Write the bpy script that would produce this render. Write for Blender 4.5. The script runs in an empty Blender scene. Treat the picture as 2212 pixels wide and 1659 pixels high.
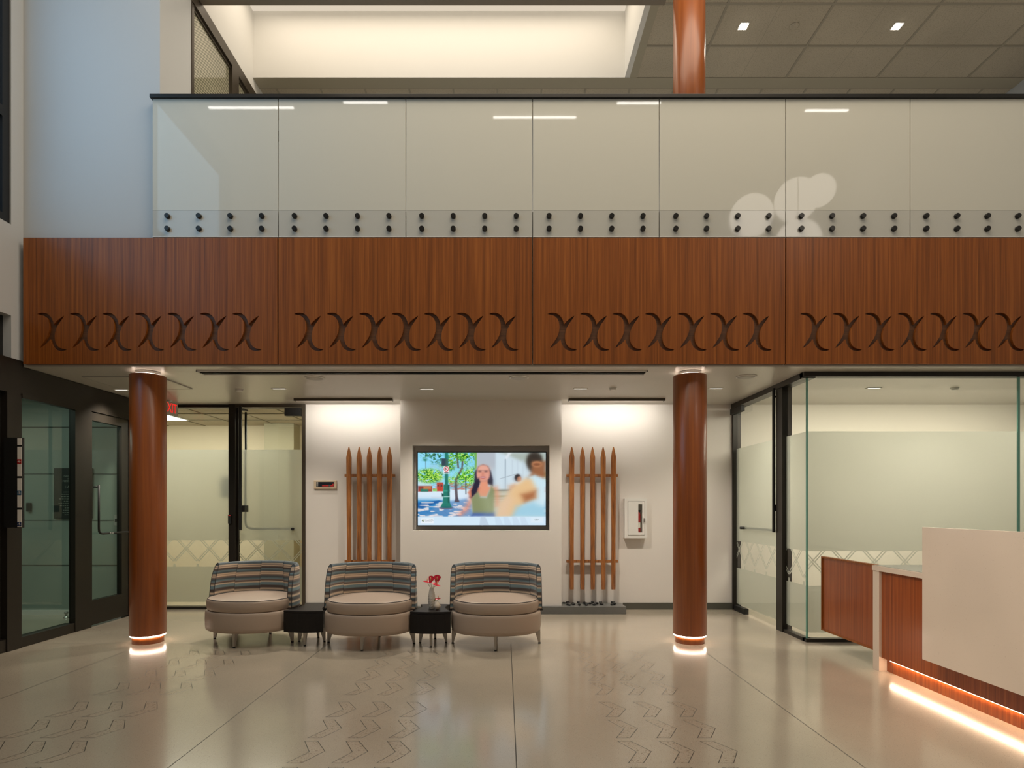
import bpy, bmesh, math, random
import numpy as np
from mathutils import Vector, Matrix
from mathutils.geometry import delaunay_2d_cdt

# ---------------------------------------------------------------- camera, sky, exposure
sc = bpy.context.scene
COL = sc.collection
F = 1260.0            # focal length in pixels of the 2212 px wide frame
HC = 1.37             # eye height
cam_d = bpy.data.cameras.new('camera')
cam = bpy.data.objects.new('camera', cam_d)
COL.objects.link(cam)
cam.location = (0, 0, HC)
cam.rotation_euler = (math.pi/2, 0, 0)
cam_d.sensor_fit = 'HORIZONTAL'
cam_d.sensor_width = 36
cam_d.lens = 36*F/2212
cam_d.shift_x = 16/2212
cam_d.shift_y = 265.5/2212
cam_d.clip_start = 0.05
sc.camera = cam
sc.view_settings.view_transform = 'Standard'
sc.view_settings.look = 'None'
sc.view_settings.gamma = 1
sc.view_settings.use_curve_mapping = False
sc.view_settings.exposure = 0.0
sc.cycles.use_denoising = True
sc.cycles.max_bounces = 10
sc.cycles.diffuse_bounces = 5
sc.cycles.glossy_bounces = 5
sc.cycles.transmission_bounces = 8
sc.cycles.transparent_max_bounces = 16
sc.cycles.caustics_reflective = False
sc.cycles.caustics_refractive = False
sc.cycles.sample_clamp_indirect = 4.0
sc.cycles.blur_glossy = 0.5

w = bpy.data.worlds.new('dusk')
sc.world = w
w.use_nodes = True
w.node_tree.nodes['Background'].inputs[0].default_value = (0.012, 0.05, 0.10, 1)
w.node_tree.nodes['Background'].inputs[1].default_value = 0.9

def area(name, loc, rot, sx, sy, power, col=(1, 0.86, 0.68), spread=math.pi):
    l = bpy.data.lights.new(name, 'AREA')
    l.shape = 'RECTANGLE'; l.size = sx; l.size_y = sy
    l.energy = power; l.color = col; l.spread = spread
    o = bpy.data.objects.new(name, l); COL.objects.link(o)
    o.location = loc; o.rotation_euler = rot
    return o
def spot(name, loc, rot, power, size, blend=0.6, col=(1, 0.86, 0.68), r=0.04):
    l = bpy.data.lights.new(name, 'SPOT')
    l.energy = power; l.spot_size = math.radians(size); l.spot_blend = blend; l.color = col; l.shadow_soft_size = r
    o = bpy.data.objects.new(name, l); COL.objects.link(o)
    o.location = loc; o.rotation_euler = rot
    return o
PI = math.pi
WARM = (1, 0.82, 0.62)
# dusk daylight through the tall window in the left wall
area('window_daylight', (-4.85, 3.3, 5.6), (0, -PI/2, 0), 2.8, 3.8, 85, (0.40, 0.68, 1.0))
# broad fill added under the hall ceiling, without a fixture; then the light cove
area('hall_fill_light', (0.8, 3.5, 8.5), (0, 0, 0), 7, 3.6, 340, (1, 0.87, 0.70))
area('cove_light', (-0.9, 7.2, 7.98), (0, 0, 0), 4.6, 0.8, 36, (1, 0.86, 0.68))

spot('desk_fill_spot', (-3.0, 1.5, 7.1), Vector((6.1, 1.9, -6.2)).to_track_quat('-Z', 'Y').to_euler(), 1500, 26, 0.9, (1, .84, .66), .08)  # added spot to brighten the desk's stone slab; no fixture hangs there
def U(px, d): return (px-1090)/F*d          # picture column at a known distance -> x in metres
def V(py, d): return HC+(1095-py)/F*d       # picture row at a known distance -> z in metres
def DX(px, x): return x*F/(px-1090)         # distance at which a plane x=const shows in column px

# ---------------------------------------------------------------- materials
MATS = {}
def new_mat(name):
    m = bpy.data.materials.new(name); m.use_nodes = True
    nt = m.node_tree; b = nt.nodes['Principled BSDF']
    MATS[name] = m
    return m, nt, b
def N(nt, t, **kw):
    n = nt.nodes.new(t)
    for k, v in kw.items(): setattr(n, k, v)
    return n
def plain(name, col, rough=0.5, metal=0.0, coat=0.0, bump=None, spec=0.5):
    m, nt, b = new_mat(name)
    b.inputs['Base Color'].default_value = (*col, 1)
    b.inputs['Roughness'].default_value = rough
    b.inputs['Metallic'].default_value = metal
    b.inputs['Coat Weight'].default_value = coat
    b.inputs['Specular IOR Level'].default_value = spec
    if bump:
        tc = N(nt, 'ShaderNodeTexCoord'); no = N(nt, 'ShaderNodeTexNoise'); bp = N(nt, 'ShaderNodeBump')
        no.inputs['Scale'].default_value = bump[0]; no.inputs['Detail'].default_value = 3
        bp.inputs['Strength'].default_value = bump[1]; bp.inputs['Distance'].default_value = 0.01
        nt.links.new(tc.outputs['Object'], no.inputs['Vector']); nt.links.new(no.outputs[0], bp.inputs['Height'])
        nt.links.new(bp.outputs[0], b.inputs['Normal'])
    return m
def emit(name, col, s):
    m, nt, b = new_mat(name)
    b.inputs['Base Color'].default_value = (0, 0, 0, 1)
    b.inputs['Emission Color'].default_value = (*col, 1)
    b.inputs['Emission Strength'].default_value = s
    return m
def ramp(nt, stops, interp='LINEAR'):
    r = N(nt, 'ShaderNodeValToRGB'); cr = r.color_ramp; cr.interpolation = interp
    while len(cr.elements) < len(stops): cr.elements.new(0.5)
    for e, (p, c) in zip(cr.elements, stops):
        e.position = p; e.color = (*c, 1)
    return r
def wood(name, dark, mid, light, scale=(48, 48, 0.7), rough=0.32, coat=0.25, fine=0.5, bands=5.0):
    m, nt, b = new_mat(name)
    tc = N(nt, 'ShaderNodeTexCoord'); mp = N(nt, 'ShaderNodeMapping')
    mp.inputs['Scale'].default_value = scale
    oi = N(nt, 'ShaderNodeObjectInfo'); vm = N(nt, 'ShaderNodeVectorMath', operation='ADD')
    sc3 = N(nt, 'ShaderNodeMath', operation='MULTIPLY'); sc3.inputs[1].default_value = 17
    nt.links.new(oi.outputs['Random'], sc3.inputs[0])
    nt.links.new(tc.outputs['Object'], mp.inputs[0]); nt.links.new(mp.outputs[0], vm.inputs[0]); nt.links.new(sc3.outputs[0], vm.inputs[1])
    n1 = N(nt, 'ShaderNodeTexNoise'); n1.inputs['Scale'].default_value = 1; n1.inputs['Detail'].default_value = 4; n1.inputs['Roughness'].default_value = 0.65
    nt.links.new(vm.outputs[0], n1.inputs['Vector'])
    mp2 = N(nt, 'ShaderNodeMapping'); mp2.inputs['Scale'].default_value = (4.2, 4.2, 2.2)
    nt.links.new(vm.outputs[0], mp2.inputs[0])
    n2 = N(nt, 'ShaderNodeTexNoise'); n2.inputs['Scale'].default_value = 1.0; n2.inputs['Detail'].default_value = 2
    nt.links.new(mp2.outputs[0], n2.inputs['Vector'])
    mx = N(nt, 'ShaderNodeMix'); mx.data_type = 'FLOAT'; mx.inputs[0].default_value = fine*0.6
    nt.links.new(n1.outputs[0], mx.inputs[2]); nt.links.new(n2.outputs[0], mx.inputs[3])
    r = ramp(nt, [(0.30, dark), (0.5, mid), (0.68, light)])
    nt.links.new(mx.outputs[0], r.inputs[0]); nt.links.new(r.outputs[0], b.inputs['Base Color'])
    b.inputs['Roughness'].default_value = rough
    b.inputs['Coat Weight'].default_value = coat; b.inputs['Coat Roughness'].default_value = 0.15
    return m
wood('sapele', (0.115, 0.032, 0.0055), (0.25, 0.070, 0.0105), (0.38, 0.118, 0.020), coat=0.04, rough=0.40)
MATS['sapele'].node_tree.nodes['Principled BSDF'].inputs['Specular IOR Level'].default_value = 0.32
wood('sapele_desk', (0.17, 0.034, 0.007), (0.29, 0.063, 0.011), (0.42, 0.11, 0.022), rough=0.28)
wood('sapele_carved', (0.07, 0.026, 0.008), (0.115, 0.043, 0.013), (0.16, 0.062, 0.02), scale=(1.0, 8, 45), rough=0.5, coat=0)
wood('column_wood', (0.19, 0.044, 0.006), (0.28, 0.069, 0.009), (0.37, 0.100, 0.014), scale=(14, 14, 0.5), rough=0.36, coat=0.15)
wood('koa', (0.11, 0.037, 0.012), (0.30, 0.105, 0.026), (0.48, 0.195, 0.055), scale=(22, 22, 2.5), rough=0.35, coat=0.3)
wood('koa_rail', (0.12, 0.04, 0.015), (0.36, 0.14, 0.04), (0.60, 0.27, 0.09), scale=(26, 20, 6), rough=0.4, coat=0.2)
plain('white_wall', (0.74, 0.70, 0.66), 0.6, bump=(160, 0.03))
plain('hall_wall', (0.52, 0.53, 0.53), 0.65, bump=(160, 0.03))
plain('soffit_paint', (0.56, 0.53, 0.48), 0.30, bump=(120, 0.02), spec=0.4)
plain('gyp_ceiling', (0.42, 0.38, 0.29), 0.7)
plain('cove_white', (0.78, 0.77, 0.74), 0.7)
plain('beam_shaded', (0.25, 0.21, 0.165), 0.7)  # shade of the unlit underside is put into this darker colour
plain('cream_wall', (0.70, 0.62, 0.47), 0.8)
plain('room_wall', (0.76, 0.72, 0.64), 0.8)
plain('olive_wall', (0.40, 0.37, 0.26), 0.8)
plain('bronze', (0.022, 0.018, 0.014), 0.38, metal=0.35)
plain('bronze_light', (0.065, 0.050, 0.034), 0.42, metal=0.3)
plain('matte_black', (0.008, 0.008, 0.008), 0.5)
plain('dark_metal', (0.03, 0.028, 0.026), 0.32, metal=0.7)
plain('steel', (0.45, 0.44, 0.42), 0.3, metal=0.9)
plain('leg_metal', (0.42, 0.38, 0.33), 0.38, metal=0.55)
plain('granite_base', (0.075, 0.075, 0.062), 0.45)
plain('espresso', (0.006, 0.004, 0.0035), 0.45, spec=0.3)
plain('white_plastic', (0.72, 0.71, 0.68), 0.45)
plain('grey_plastic', (0.45, 0.44, 0.41), 0.5)
plain('cream_plastic', (0.62, 0.50, 0.36), 0.4)
plain('white_enamel', (0.74, 0.73, 0.70), 0.35)
plain('red_paint', (0.42, 0.012, 0.012), 0.3)
plain('blue_tab', (0.02, 0.10, 0.20), 0.5)
plain('navy_tab', (0.012, 0.03, 0.10), 0.5)
plain('white_tab', (0.85, 0.80, 0.74), 0.5)
plain('tan_vinyl', (0.37, 0.285, 0.225), 0.42, bump=(420, 0.12))
plain('piping', (0.03, 0.03, 0.035), 0.5)
plain('ceramic', (0.62, 0.57, 0.50), 0.35)
plain('ceramic_bud', (0.70, 0.60, 0.48), 0.4)
plain('stem_green', (0.16, 0.15, 0.05), 0.5)
plain('spadix', (0.80, 0.42, 0.22), 0.5)
plain('leaf_olive', (0.17, 0.13, 0.03), 0.5)
plain('pebble', (0.012, 0.012, 0.012), 0.22)
plain('grey_tile', (0.30, 0.34, 0.305), 0.35)
plain('tile_joint', (0.07, 0.08, 0.07), 0.7)
plain('plaque', (0.022, 0.026, 0.022), 0.65)
plain('plaque_text', (0.26, 0.27, 0.23), 0.5)
plain('counter_reflect_grey', (0.30, 0.31, 0.28), 0.25)
plain('black_gap', (0.004, 0.004, 0.004), 0.9)
plain('box_text', (0.7, 0.7, 0.68), 0.5)
plain('panel_window', (0.01, 0.012, 0.02), 0.15)
plain('logo_text', (0.22, 0.27, 0.30), 0.5)
emit('lamp_warm', (1, 0.90, 0.76), 3)
emit('lamp_line', (1, 0.95, 0.88), 22)
emit('lamp_globe', (1, 0.90, 0.78), 5.0)
emit('led_ring', (1, 0.80, 0.62), 16)
emit('led_desk', (1, 0.70, 0.46), 30)
emit('lamp_slot', (1, 0.93, 0.82), 2)
emit('led_top', (1, 0.80, 0.64), 5)
emit('lamp_panel', (0.92, 1.0, 0.90), 2.6)
emit('exit_red', (1, 0.018, 0.014), 0.85)
emit('spot_white', (1, 0.90, 0.74), 30)
emit('cove_panel', (1, 0.86, 0.68), 0.7)
emit('led_red', (0.9, 0.04, 0.03), 0.35)

# anthurium red with veins
m, nt, b = new_mat('spathe_red')
tc = N(nt, 'ShaderNodeTexCoord'); vo = N(nt, 'ShaderNodeTexNoise'); vo.inputs['Scale'].default_value = 60
r = ramp(nt, [(0.35, (0.30, 0.004, 0.012)), (0.6, (0.62, 0.015, 0.045))])
nt.links.new(tc.outputs['Object'], vo.inputs['Vector']); nt.links.new(vo.outputs[0], r.inputs[0]); nt.links.new(r.outputs[0], b.inputs['Base Color'])
b.inputs['Roughness'].default_value = 0.25

def speckle(name, base, dark, rough, sc_=(90, 240), lightc=None, coat=0.0, amount=0.16, big=None, strength=0.5):
    m, nt, b = new_mat(name)
    tc = N(nt, 'ShaderNodeTexCoord')
    cur = None
    n0 = N(nt, 'ShaderNodeTexNoise'); n0.inputs['Scale'].default_value = 1.3; n0.inputs['Detail'].default_value = 2
    nt.links.new(tc.outputs['Object'], n0.inputs['Vector'])
    r0 = ramp(nt, [(0.3, tuple(c*0.93 for c in base)), (0.7, tuple(min(1, c*1.06) for c in base))])
    nt.links.new(n0.outputs[0], r0.inputs[0]); cur = r0.outputs[0]
    for i, (s, c, thr) in enumerate([(sc_[0], dark, 0.155), (sc_[1], dark, 0.20), (sc_[0]*0.8, lightc or base, 0.11)] + ([(big, dark, 0.17)] if big else [])):
        v = N(nt, 'ShaderNodeTexVoronoi'); v.inputs['Scale'].default_value = s; v.inputs['Randomness'].default_value = 1
        mp = N(nt, 'ShaderNodeMapping'); mp.inputs['Location'].default_value = (i*3.7, i*1.3, i); nt.links.new(tc.outputs['Object'], mp.inputs[0]); nt.links.new(mp.outputs[0], v.inputs['Vector'])
        lt = N(nt, 'ShaderNodeMath', operation='LESS_THAN'); lt.inputs[1].default_value = thr*amount/0.16
        nt.links.new(v.outputs['Distance'], lt.inputs[0])
        mx = N(nt, 'ShaderNodeMix'); mx.data_type = 'RGBA'
        ml = N(nt, 'ShaderNodeMath', operation='MULTIPLY'); ml.inputs[1].default_value = strength
        nt.links.new(lt.outputs[0], ml.inputs[0]); nt.links.new(ml.outputs[0], mx.inputs[0])
        nt.links.new(cur, mx.inputs[6]); mx.inputs[7].default_value = (*c, 1)
        cur = mx.outputs[2]
    nt.links.new(cur, b.inputs['Base Color'])
    b.inputs['Roughness'].default_value = rough
    b.inputs['Coat Weight'].default_value = coat; b.inputs['Coat Roughness'].default_value = 0.12
    return m
speckle('terrazzo', (0.395, 0.34, 0.265), (0.14, 0.11, 0.075), 0.22, lightc=(0.62, 0.58, 0.5), coat=0.6)
speckle('terrazzo_inlay', (0.39, 0.33, 0.255), (0.16, 0.12, 0.085), 0.24, lightc=(0.5, 0.45, 0.36), coat=0.5, sc_=(70, 150), amount=0.22, big=34, strength=0.4)
plain('joint_strip', (0.05, 0.045, 0.035), 0.4)
speckle('granite', (0.13, 0.132, 0.125), (0.03, 0.03, 0.03), 0.35, sc_=(140, 320), lightc=(0.2, 0.2, 0.19), amount=0.22)
speckle('quartz', (0.70, 0.59, 0.49), (0.42, 0.33, 0.26), 0.16, sc_=(30, 80), lightc=(0.7, 0.62, 0.53), amount=0.09, strength=0.35)
speckle('acoustic_tile', (0.52, 0.46, 0.36), (0.20, 0.175, 0.125), 0.85, sc_=(70, 150), lightc=(0.45, 0.41, 0.33), amount=0.24)
plain('t_bar', (0.36, 0.32, 0.25), 0.5)
plain('t_bar_dark', (0.17, 0.15, 0.10), 0.6)

def clear_glass(name, tint, refl=0.06, rough=0.0):
    m, nt, b = new_mat(name); nt.nodes.remove(b)
    out = nt.nodes['Material Output']
    tr = N(nt, 'ShaderNodeBsdfTransparent'); tr.inputs[0].default_value = (*tint, 1)
    gl = N(nt, 'ShaderNodeBsdfGlossy'); gl.inputs['Roughness'].default_value = rough
    fr = N(nt, 'ShaderNodeFresnel'); fr.inputs[0].default_value = 1.45
    mu = N(nt, 'ShaderNodeMath', operation='MULTIPLY'); mu.inputs[1].default_value = refl/0.04; mu.use_clamp = True
    nt.links.new(fr.outputs[0], mu.inputs[0])
    ge = N(nt, 'ShaderNodeNewGeometry'); iv = N(nt, 'ShaderNodeMath', operation='SUBTRACT'); iv.inputs[0].default_value = 1
    fm = N(nt, 'ShaderNodeMath', operation='MULTIPLY'); nt.links.new(ge.outputs['Backfacing'], iv.inputs[1]); nt.links.new(iv.outputs[0], fm.inputs[0]); nt.links.new(mu.outputs[0], fm.inputs[1])
    ms = N(nt, 'ShaderNodeMixShader'); nt.links.new(fm.outputs[0], ms.inputs[0]); nt.links.new(tr.outputs[0], ms.inputs[1]); nt.links.new(gl.outputs[0], ms.inputs[2])
    nt.links.new(ms.outputs[0], out.inputs[0])
    return m
clear_glass('clear_glass', (0.965, 0.98, 0.965), 0.05)
clear_glass('vestibule_glass', (0.80, 0.865, 0.83), 0.05)
clear_glass('rail_glass_clear', (0.93, 0.96, 0.94), 0.045)
plain('glass_edge', (0.14, 0.36, 0.29), 0.15)
m = plain('rail_glass_band', (0.51, 0.50, 0.45), 0.05)
m.node_tree.nodes['Principled BSDF'].inputs['IOR'].default_value = 1.5
# etched film: scatters what stands behind it, with some light caught on the surface
m, nt, b = new_mat('frosted_film'); nt.nodes.remove(b); out = nt.nodes['Material Output']
rf = N(nt, 'ShaderNodeBsdfRefraction'); rf.inputs['Color'].default_value = (0.71, 0.72, 0.68, 1); rf.inputs['Roughness'].default_value = 0.42; rf.inputs['IOR'].default_value = 1.12
tl = N(nt, 'ShaderNodeBsdfTranslucent'); tl.inputs[0].default_value = (0.69, 0.71, 0.66, 1)
df = N(nt, 'ShaderNodeBsdfDiffuse'); df.inputs[0].default_value = (0.50, 0.53, 0.48, 1)
a1 = N(nt, 'ShaderNodeMixShader'); a1.inputs[0].default_value = 0.45
a2 = N(nt, 'ShaderNodeMixShader'); a2.inputs[0].default_value = 0.30
nt.links.new(rf.outputs[0], a1.inputs[1]); nt.links.new(tl.outputs[0], a1.inputs[2])
nt.links.new(a1.outputs[0], a2.inputs[1]); nt.links.new(df.outputs[0], a2.inputs[2]); nt.links.new(a2.outputs[0], out.inputs[0])
# white laminated railing glass
m = plain('rail_glass', (0.60, 0.585, 0.51), 0.9)
b = m.node_tree.nodes['Principled BSDF']; b.inputs['Roughness'].default_value = 0.03; b.inputs['IOR'].default_value = 1.42
# hatched glass of the upper office
m, nt, b = new_mat('hatched_glass')
tc = N(nt, 'ShaderNodeTexCoord'); mp = N(nt, 'ShaderNodeMapping'); mp.inputs['Rotation'].default_value = (math.radians(45), 0, 0)
wv = N(nt, 'ShaderNodeTexWave'); wv.bands_direction = 'Y'; wv.inputs['Scale'].default_value = 26
nt.links.new(tc.outputs['Object'], mp.inputs[0]); nt.links.new(mp.outputs[0], wv.inputs['Vector'])
r = ramp(nt, [(0.35, (0.10, 0.10, 0.06)), (0.6, (0.50, 0.47, 0.35))]); nt.links.new(wv.outputs[0], r.inputs[0]); nt.links.new(r.outputs[0], b.inputs['Base Color'])
b.inputs['Roughness'].default_value = 0.05; b.inputs['IOR'].default_value = 1.6

# striped chair fabric, stripes run level round the back; the 'shift' attribute offsets them at every seam
m, nt, b = new_mat('striped_fabric')
tc = N(nt, 'ShaderNodeTexCoord'); sp = N(nt, 'ShaderNodeSeparateXYZ'); nt.links.new(tc.outputs['Object'], sp.inputs[0])
at_ = N(nt, 'ShaderNodeAttribute'); at_.attribute_name = 'shift'
no = N(nt, 'ShaderNodeTexNoise'); mp = N(nt, 'ShaderNodeMapping'); mp.inputs['Scale'].default_value = (3, 3, 60)
no.inputs['Scale'].default_value = 1; no.inputs['Detail'].default_value = 3
nt.links.new(tc.outputs['Object'], mp.inputs[0]); nt.links.new(mp.outputs[0], no.inputs['Vector'])
mr = N(nt, 'ShaderNodeMapRange'); mr.inputs[1].default_value = 0.345; mr.inputs[2].default_value = 0.79; mr.inputs[3].default_value = 1; mr.inputs[4].default_value = 0
ad = N(nt, 'ShaderNodeMath', operation='ADD'); nt.links.new(sp.outputs[2], ad.inputs[0]); nt.links.new(at_.outputs['Fac'], ad.inputs[1]); nt.links.new(ad.outputs[0], mr.inputs[0])
wb = N(nt, 'ShaderNodeMath', operation='MULTIPLY_ADD'); wb.inputs[1].default_value = 0.024; nt.links.new(no.outputs[0], wb.inputs[0]); nt.links.new(mr.outputs[0], wb.inputs[2])
sub = N(nt, 'ShaderNodeMath', operation='SUBTRACT'); sub.inputs[1].default_value = 0.012; nt.links.new(wb.outputs[0], sub.inputs[0])
SL = (0.060, 0.085, 0.100); LB = (0.17, 0.26, 0.29); CR = (0.78, 0.60, 0.43); TA = (0.42, 0.29, 0.21); BR = (0.085, 0.062, 0.055); MA = (0.24, 0.17, 0.14)
st = [(0.0, SL), (0.065, SL), (0.085, CR), (0.115, MA), (0.135, CR), (0.155, BR), (0.19, BR), (0.21, LB), (0.255, SL), (0.285, CR), (0.305, TA), (0.33, CR), (0.355, MA),
      (0.40, SL), (0.445, LB), (0.465, MA), (0.49, BR), (0.515, CR), (0.54, LB), (0.59, LB), (0.615, BR), (0.66, BR), (0.70, CR), (0.74, SL), (0.80, BR), (0.84, CR), (0.87, SL), (0.92, LB), (0.95, CR), (0.97, BR)]
r = ramp(nt, st); nt.links.new(sub.outputs[0], r.inputs[0])
n5 = N(nt, 'ShaderNodeTexNoise'); mp5 = N(nt, 'ShaderNodeMapping'); mp5.inputs['Scale'].default_value = (6, 6, 400); n5.inputs['Scale'].default_value = 1
nt.links.new(tc.outputs['Object'], mp5.inputs[0]); nt.links.new(mp5.outputs[0], n5.inputs['Vector'])
r5 = ramp(nt, [(0.35, (0.80, 0.80, 0.80)), (0.65, (1.12, 1.12, 1.12))]); nt.links.new(n5.outputs[0], r5.inputs[0])
mx = N(nt, 'ShaderNodeMix'); mx.data_type = 'RGBA'; mx.blend_type = 'MULTIPLY'; mx.inputs[0].default_value = 1
nt.links.new(r.outputs[0], mx.inputs[6]); nt.links.new(r5.outputs[0], mx.inputs[7]); nt.links.new(mx.outputs[2], b.inputs['Base Color'])
b.inputs['Roughness'].default_value = 0.5; b.inputs['Sheen Weight'].default_value = 0.15

# ---------------------------------------------------------------- building helpers
def chain(o):
    v = Vector((0, 0, 0))
    while o is not None:
        v += o.location; o = o.parent
    return v
class MB:
    def __init__(s): s.bm = bmesh.new()
    def box(s, x0, x1, y0, y1, z0, z1, mi=0, bev=0.0):
        x0, x1 = sorted((x0, x1)); y0, y1 = sorted((y0, y1)); z0, z1 = sorted((z0, z1))
        vs = [s.bm.verts.new(p) for p in ((x0,y0,z0),(x1,y0,z0),(x1,y1,z0),(x0,y1,z0),(x0,y0,z1),(x1,y0,z1),(x1,y1,z1),(x0,y1,z1))]
        fs = [s.bm.faces.new([vs[i] for i in q]) for q in ((3,2,1,0),(4,5,6,7),(0,1,5,4),(1,2,6,5),(2,3,7,6),(3,0,4,7))]
        for f in fs: f.material_index = mi
        if bev:
            es = list({e for f in fs for e in f.edges})
            r = bmesh.ops.bevel(s.bm, geom=es, offset=bev, segments=2, affect='EDGES', profile=0.5)
            for f in r['faces']: f.material_index = mi
        return s
    def rings(s, rings, mi=0, closed=True, cap=True, smooth=True):
        vr = [[s.bm.verts.new(p) for p in r] for r in rings]
        n = len(vr[0])
        for a, b_ in zip(vr, vr[1:]):
            for i in range(n if closed else n-1):
                j = (i+1) % n
                f = s.bm.faces.new((a[i], a[j], b_[j], b_[i])); f.material_index = mi; f.smooth = smooth
        if cap:
            f = s.bm.faces.new(list(reversed(vr[0]))); f.material_index = mi
            f = s.bm.faces.new(vr[-1]); f.material_index = mi
        return s
    def lathe(s, cx, cy, prof, n=48, mi=0, cap=True, sx=1, sy=1):
        return s.rings([[(cx+r*sx*math.cos(2*PI*i/n), cy+r*sy*math.sin(2*PI*i/n), z) for i in range(n)] for r, z in prof], mi, True, cap)
    def tube(s, pts, r, n=8, mi=0, taper=None):
        pts = [Vector(p) for p in pts]; rings = []
        up = Vector((0, 0, 1)); prev = None
        for i, p in enumerate(pts):
            t = (pts[min(i+1, len(pts)-1)]-pts[max(i-1, 0)]).normalized()
            a = t.cross(up if prev is None else prev.cross(t)) if abs(t.dot(up)) < 0.95 or prev is not None else t.cross(Vector((1, 0, 0)))
            if prev is not None: a = prev - t*prev.dot(t)
            a.normalize(); prev = a; b_ = t.cross(a)
            rr = r if taper is None else r*taper[i]
            rings.append([p+a*rr*math.cos(2*PI*k/n)+b_*rr*math.sin(2*PI*k/n) for k in range(n)])
        return s.rings(rings, mi)
    def prism(s, poly, lo, hi, axis='z', mi=0, smooth=False):
        def P(p, h):
            return {'z': (p[0], p[1], h), 'y': (p[0], h, p[1]), 'x': (h, p[0], p[1])}[axis]
        return s.rings([[P(p, lo) for p in poly], [P(p, hi) for p in poly]], mi, smooth=smooth)
    def done(s, name, mats, parent=None, world=True, smooth=None, recalc=True, bevel=0.0):
        if recalc: bmesh.ops.recalc_face_normals(s.bm, faces=s.bm.faces)
        me = bpy.data.meshes.new(name); s.bm.to_mesh(me); s.bm.free()
        return link(name, me, mats, parent, world, bevel)
def link(name, me, mats, parent=None, world=True, bevel=0.0):
    for m in ([mats] if isinstance(mats, str) else mats): me.materials.append(MATS[m])
    o = bpy.data.objects.new(name, me); COL.objects.link(o)
    if parent is not None:
        off = chain(parent) if world else Vector((0, 0, 0))
        me.transform(Matrix.Translation(-off)); o.parent = parent
    elif world:
        n = len(me.vertices); a = np.empty(n*3, dtype=np.float32); me.vertices.foreach_get('co', a); a = a.reshape(-1, 3)
        c = Vector(((a[:, 0].min()+a[:, 0].max())/2, (a[:, 1].min()+a[:, 1].max())/2, a[:, 2].min()))
        me.transform(Matrix.Translation(-c)); o.location = c
    if bevel:
        bv = o.modifiers.new('bevel', 'BEVEL'); bv.width = bevel; bv.segments = 2; bv.limit_method = 'ANGLE'
    return o
def tag(o, label=None, cat=None, group=None, kind=None):
    if label: o['label'] = label
    if cat: o['category'] = cat
    if group: o['group'] = group
    if kind: o['kind'] = kind
    return o
def thing(name, label, cat, loc=(0, 0, 0), rz=0, group=None):
    o = bpy.data.objects.new(name, None); COL.objects.link(o)
    o.empty_display_size = 0.05
    o.location = loc; o.rotation_euler = (0, 0, rz)
    return tag(o, label, cat, group)
def struct_root(name, loc=(0, 0, 0)):
    o = bpy.data.objects.new(name, None); COL.objects.link(o); o.location = loc; o.empty_display_size = 0.05
    o['kind'] = 'structure'
    return o
def S(mb, name, mats, bevel=0.0):
    o = mb.done(name, mats, bevel=bevel); o['kind'] = 'structure'; return o
def dup(root, loc, rz=0, label=None, group=None):
    r = root.copy(); COL.objects.link(r); r.location = loc; r.rotation_euler = (0, 0, rz)
    if label: r['label'] = label
    if group: r['group'] = group
    for ch in list(root.children):
        c = ch.copy(); COL.objects.link(c); c.parent = r
        for g in list(ch.children):
            d = g.copy(); COL.objects.link(d); d.parent = c
    return r
def text_mesh(body, size, depth=0.0005, align='CENTER'):
    cu = bpy.data.curves.new('lettering', 'FONT'); cu.body = body; cu.size = size; cu.extrude = depth
    cu.align_x = align; cu.align_y = 'CENTER'
    t = bpy.data.objects.new('lettering', cu); COL.objects.link(t)
    dg = bpy.context.evaluated_depsgraph_get(); dg.update()
    me = bpy.data.meshes.new_from_object(t.evaluated_get(dg))
    bpy.data.objects.remove(t); bpy.data.curves.remove(cu)
    me.materials.clear()
    return me
def lettering(name, body, size, pos, mat, parent, facing='-y', sx=1.0, depth=0.0005, align='CENTER'):
    me = text_mesh(body, size, depth, align)
    R = {'-y': Matrix.Rotation(PI/2, 4, 'X'), '+x': Matrix.Rotation(PI/2, 4, 'Z') @ Matrix.Rotation(PI/2, 4, 'X')}[facing]
    me.transform(Matrix.Translation(Vector(pos)) @ R @ Matrix.Diagonal((sx, 1, 1, 1)))
    return link(name, me, mat, parent)
def cdt(bounds, loops):
    """triangulate overlapping outlines; gives verts, faces and, per face, the set of outlines that cover it"""
    verts, faces = [], []
    for lp in [bounds]+loops:
        if sum(lp[i][0]*lp[(i+1) % len(lp)][1]-lp[(i+1) % len(lp)][0]*lp[i][1] for i in range(len(lp))) < 0: lp = lp[::-1]
        k = len(verts); verts += [Vector(p[:2]) for p in lp]; faces.append(list(range(k, k+len(lp))))
    vo, eo, fo, _, _, of = delaunay_2d_cdt(verts, [], faces, 1, 1e-6)
    return vo, fo, [set(x) for x in of]
def offset_poly(poly, d):
    n = len(poly); out = []
    area2 = sum(poly[i][0]*poly[(i+1) % n][1]-poly[(i+1) % n][0]*poly[i][1] for i in range(n))
    sg = 1 if area2 > 0 else -1
    for i in range(n):
        p0, p1, p2 = Vector(poly[i-1]), Vector(poly[i]), Vector(poly[(i+1) % n])
        a = (p1-p0).normalized(); b_ = (p2-p1).normalized()
        na = Vector((a.y, -a.x))*sg; nb = Vector((b_.y, -b_.x))*sg
        k = (na+nb); k = k/max(0.25, (1+na.dot(nb)))
        out.append(tuple(p1+k*d))
    return out
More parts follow.
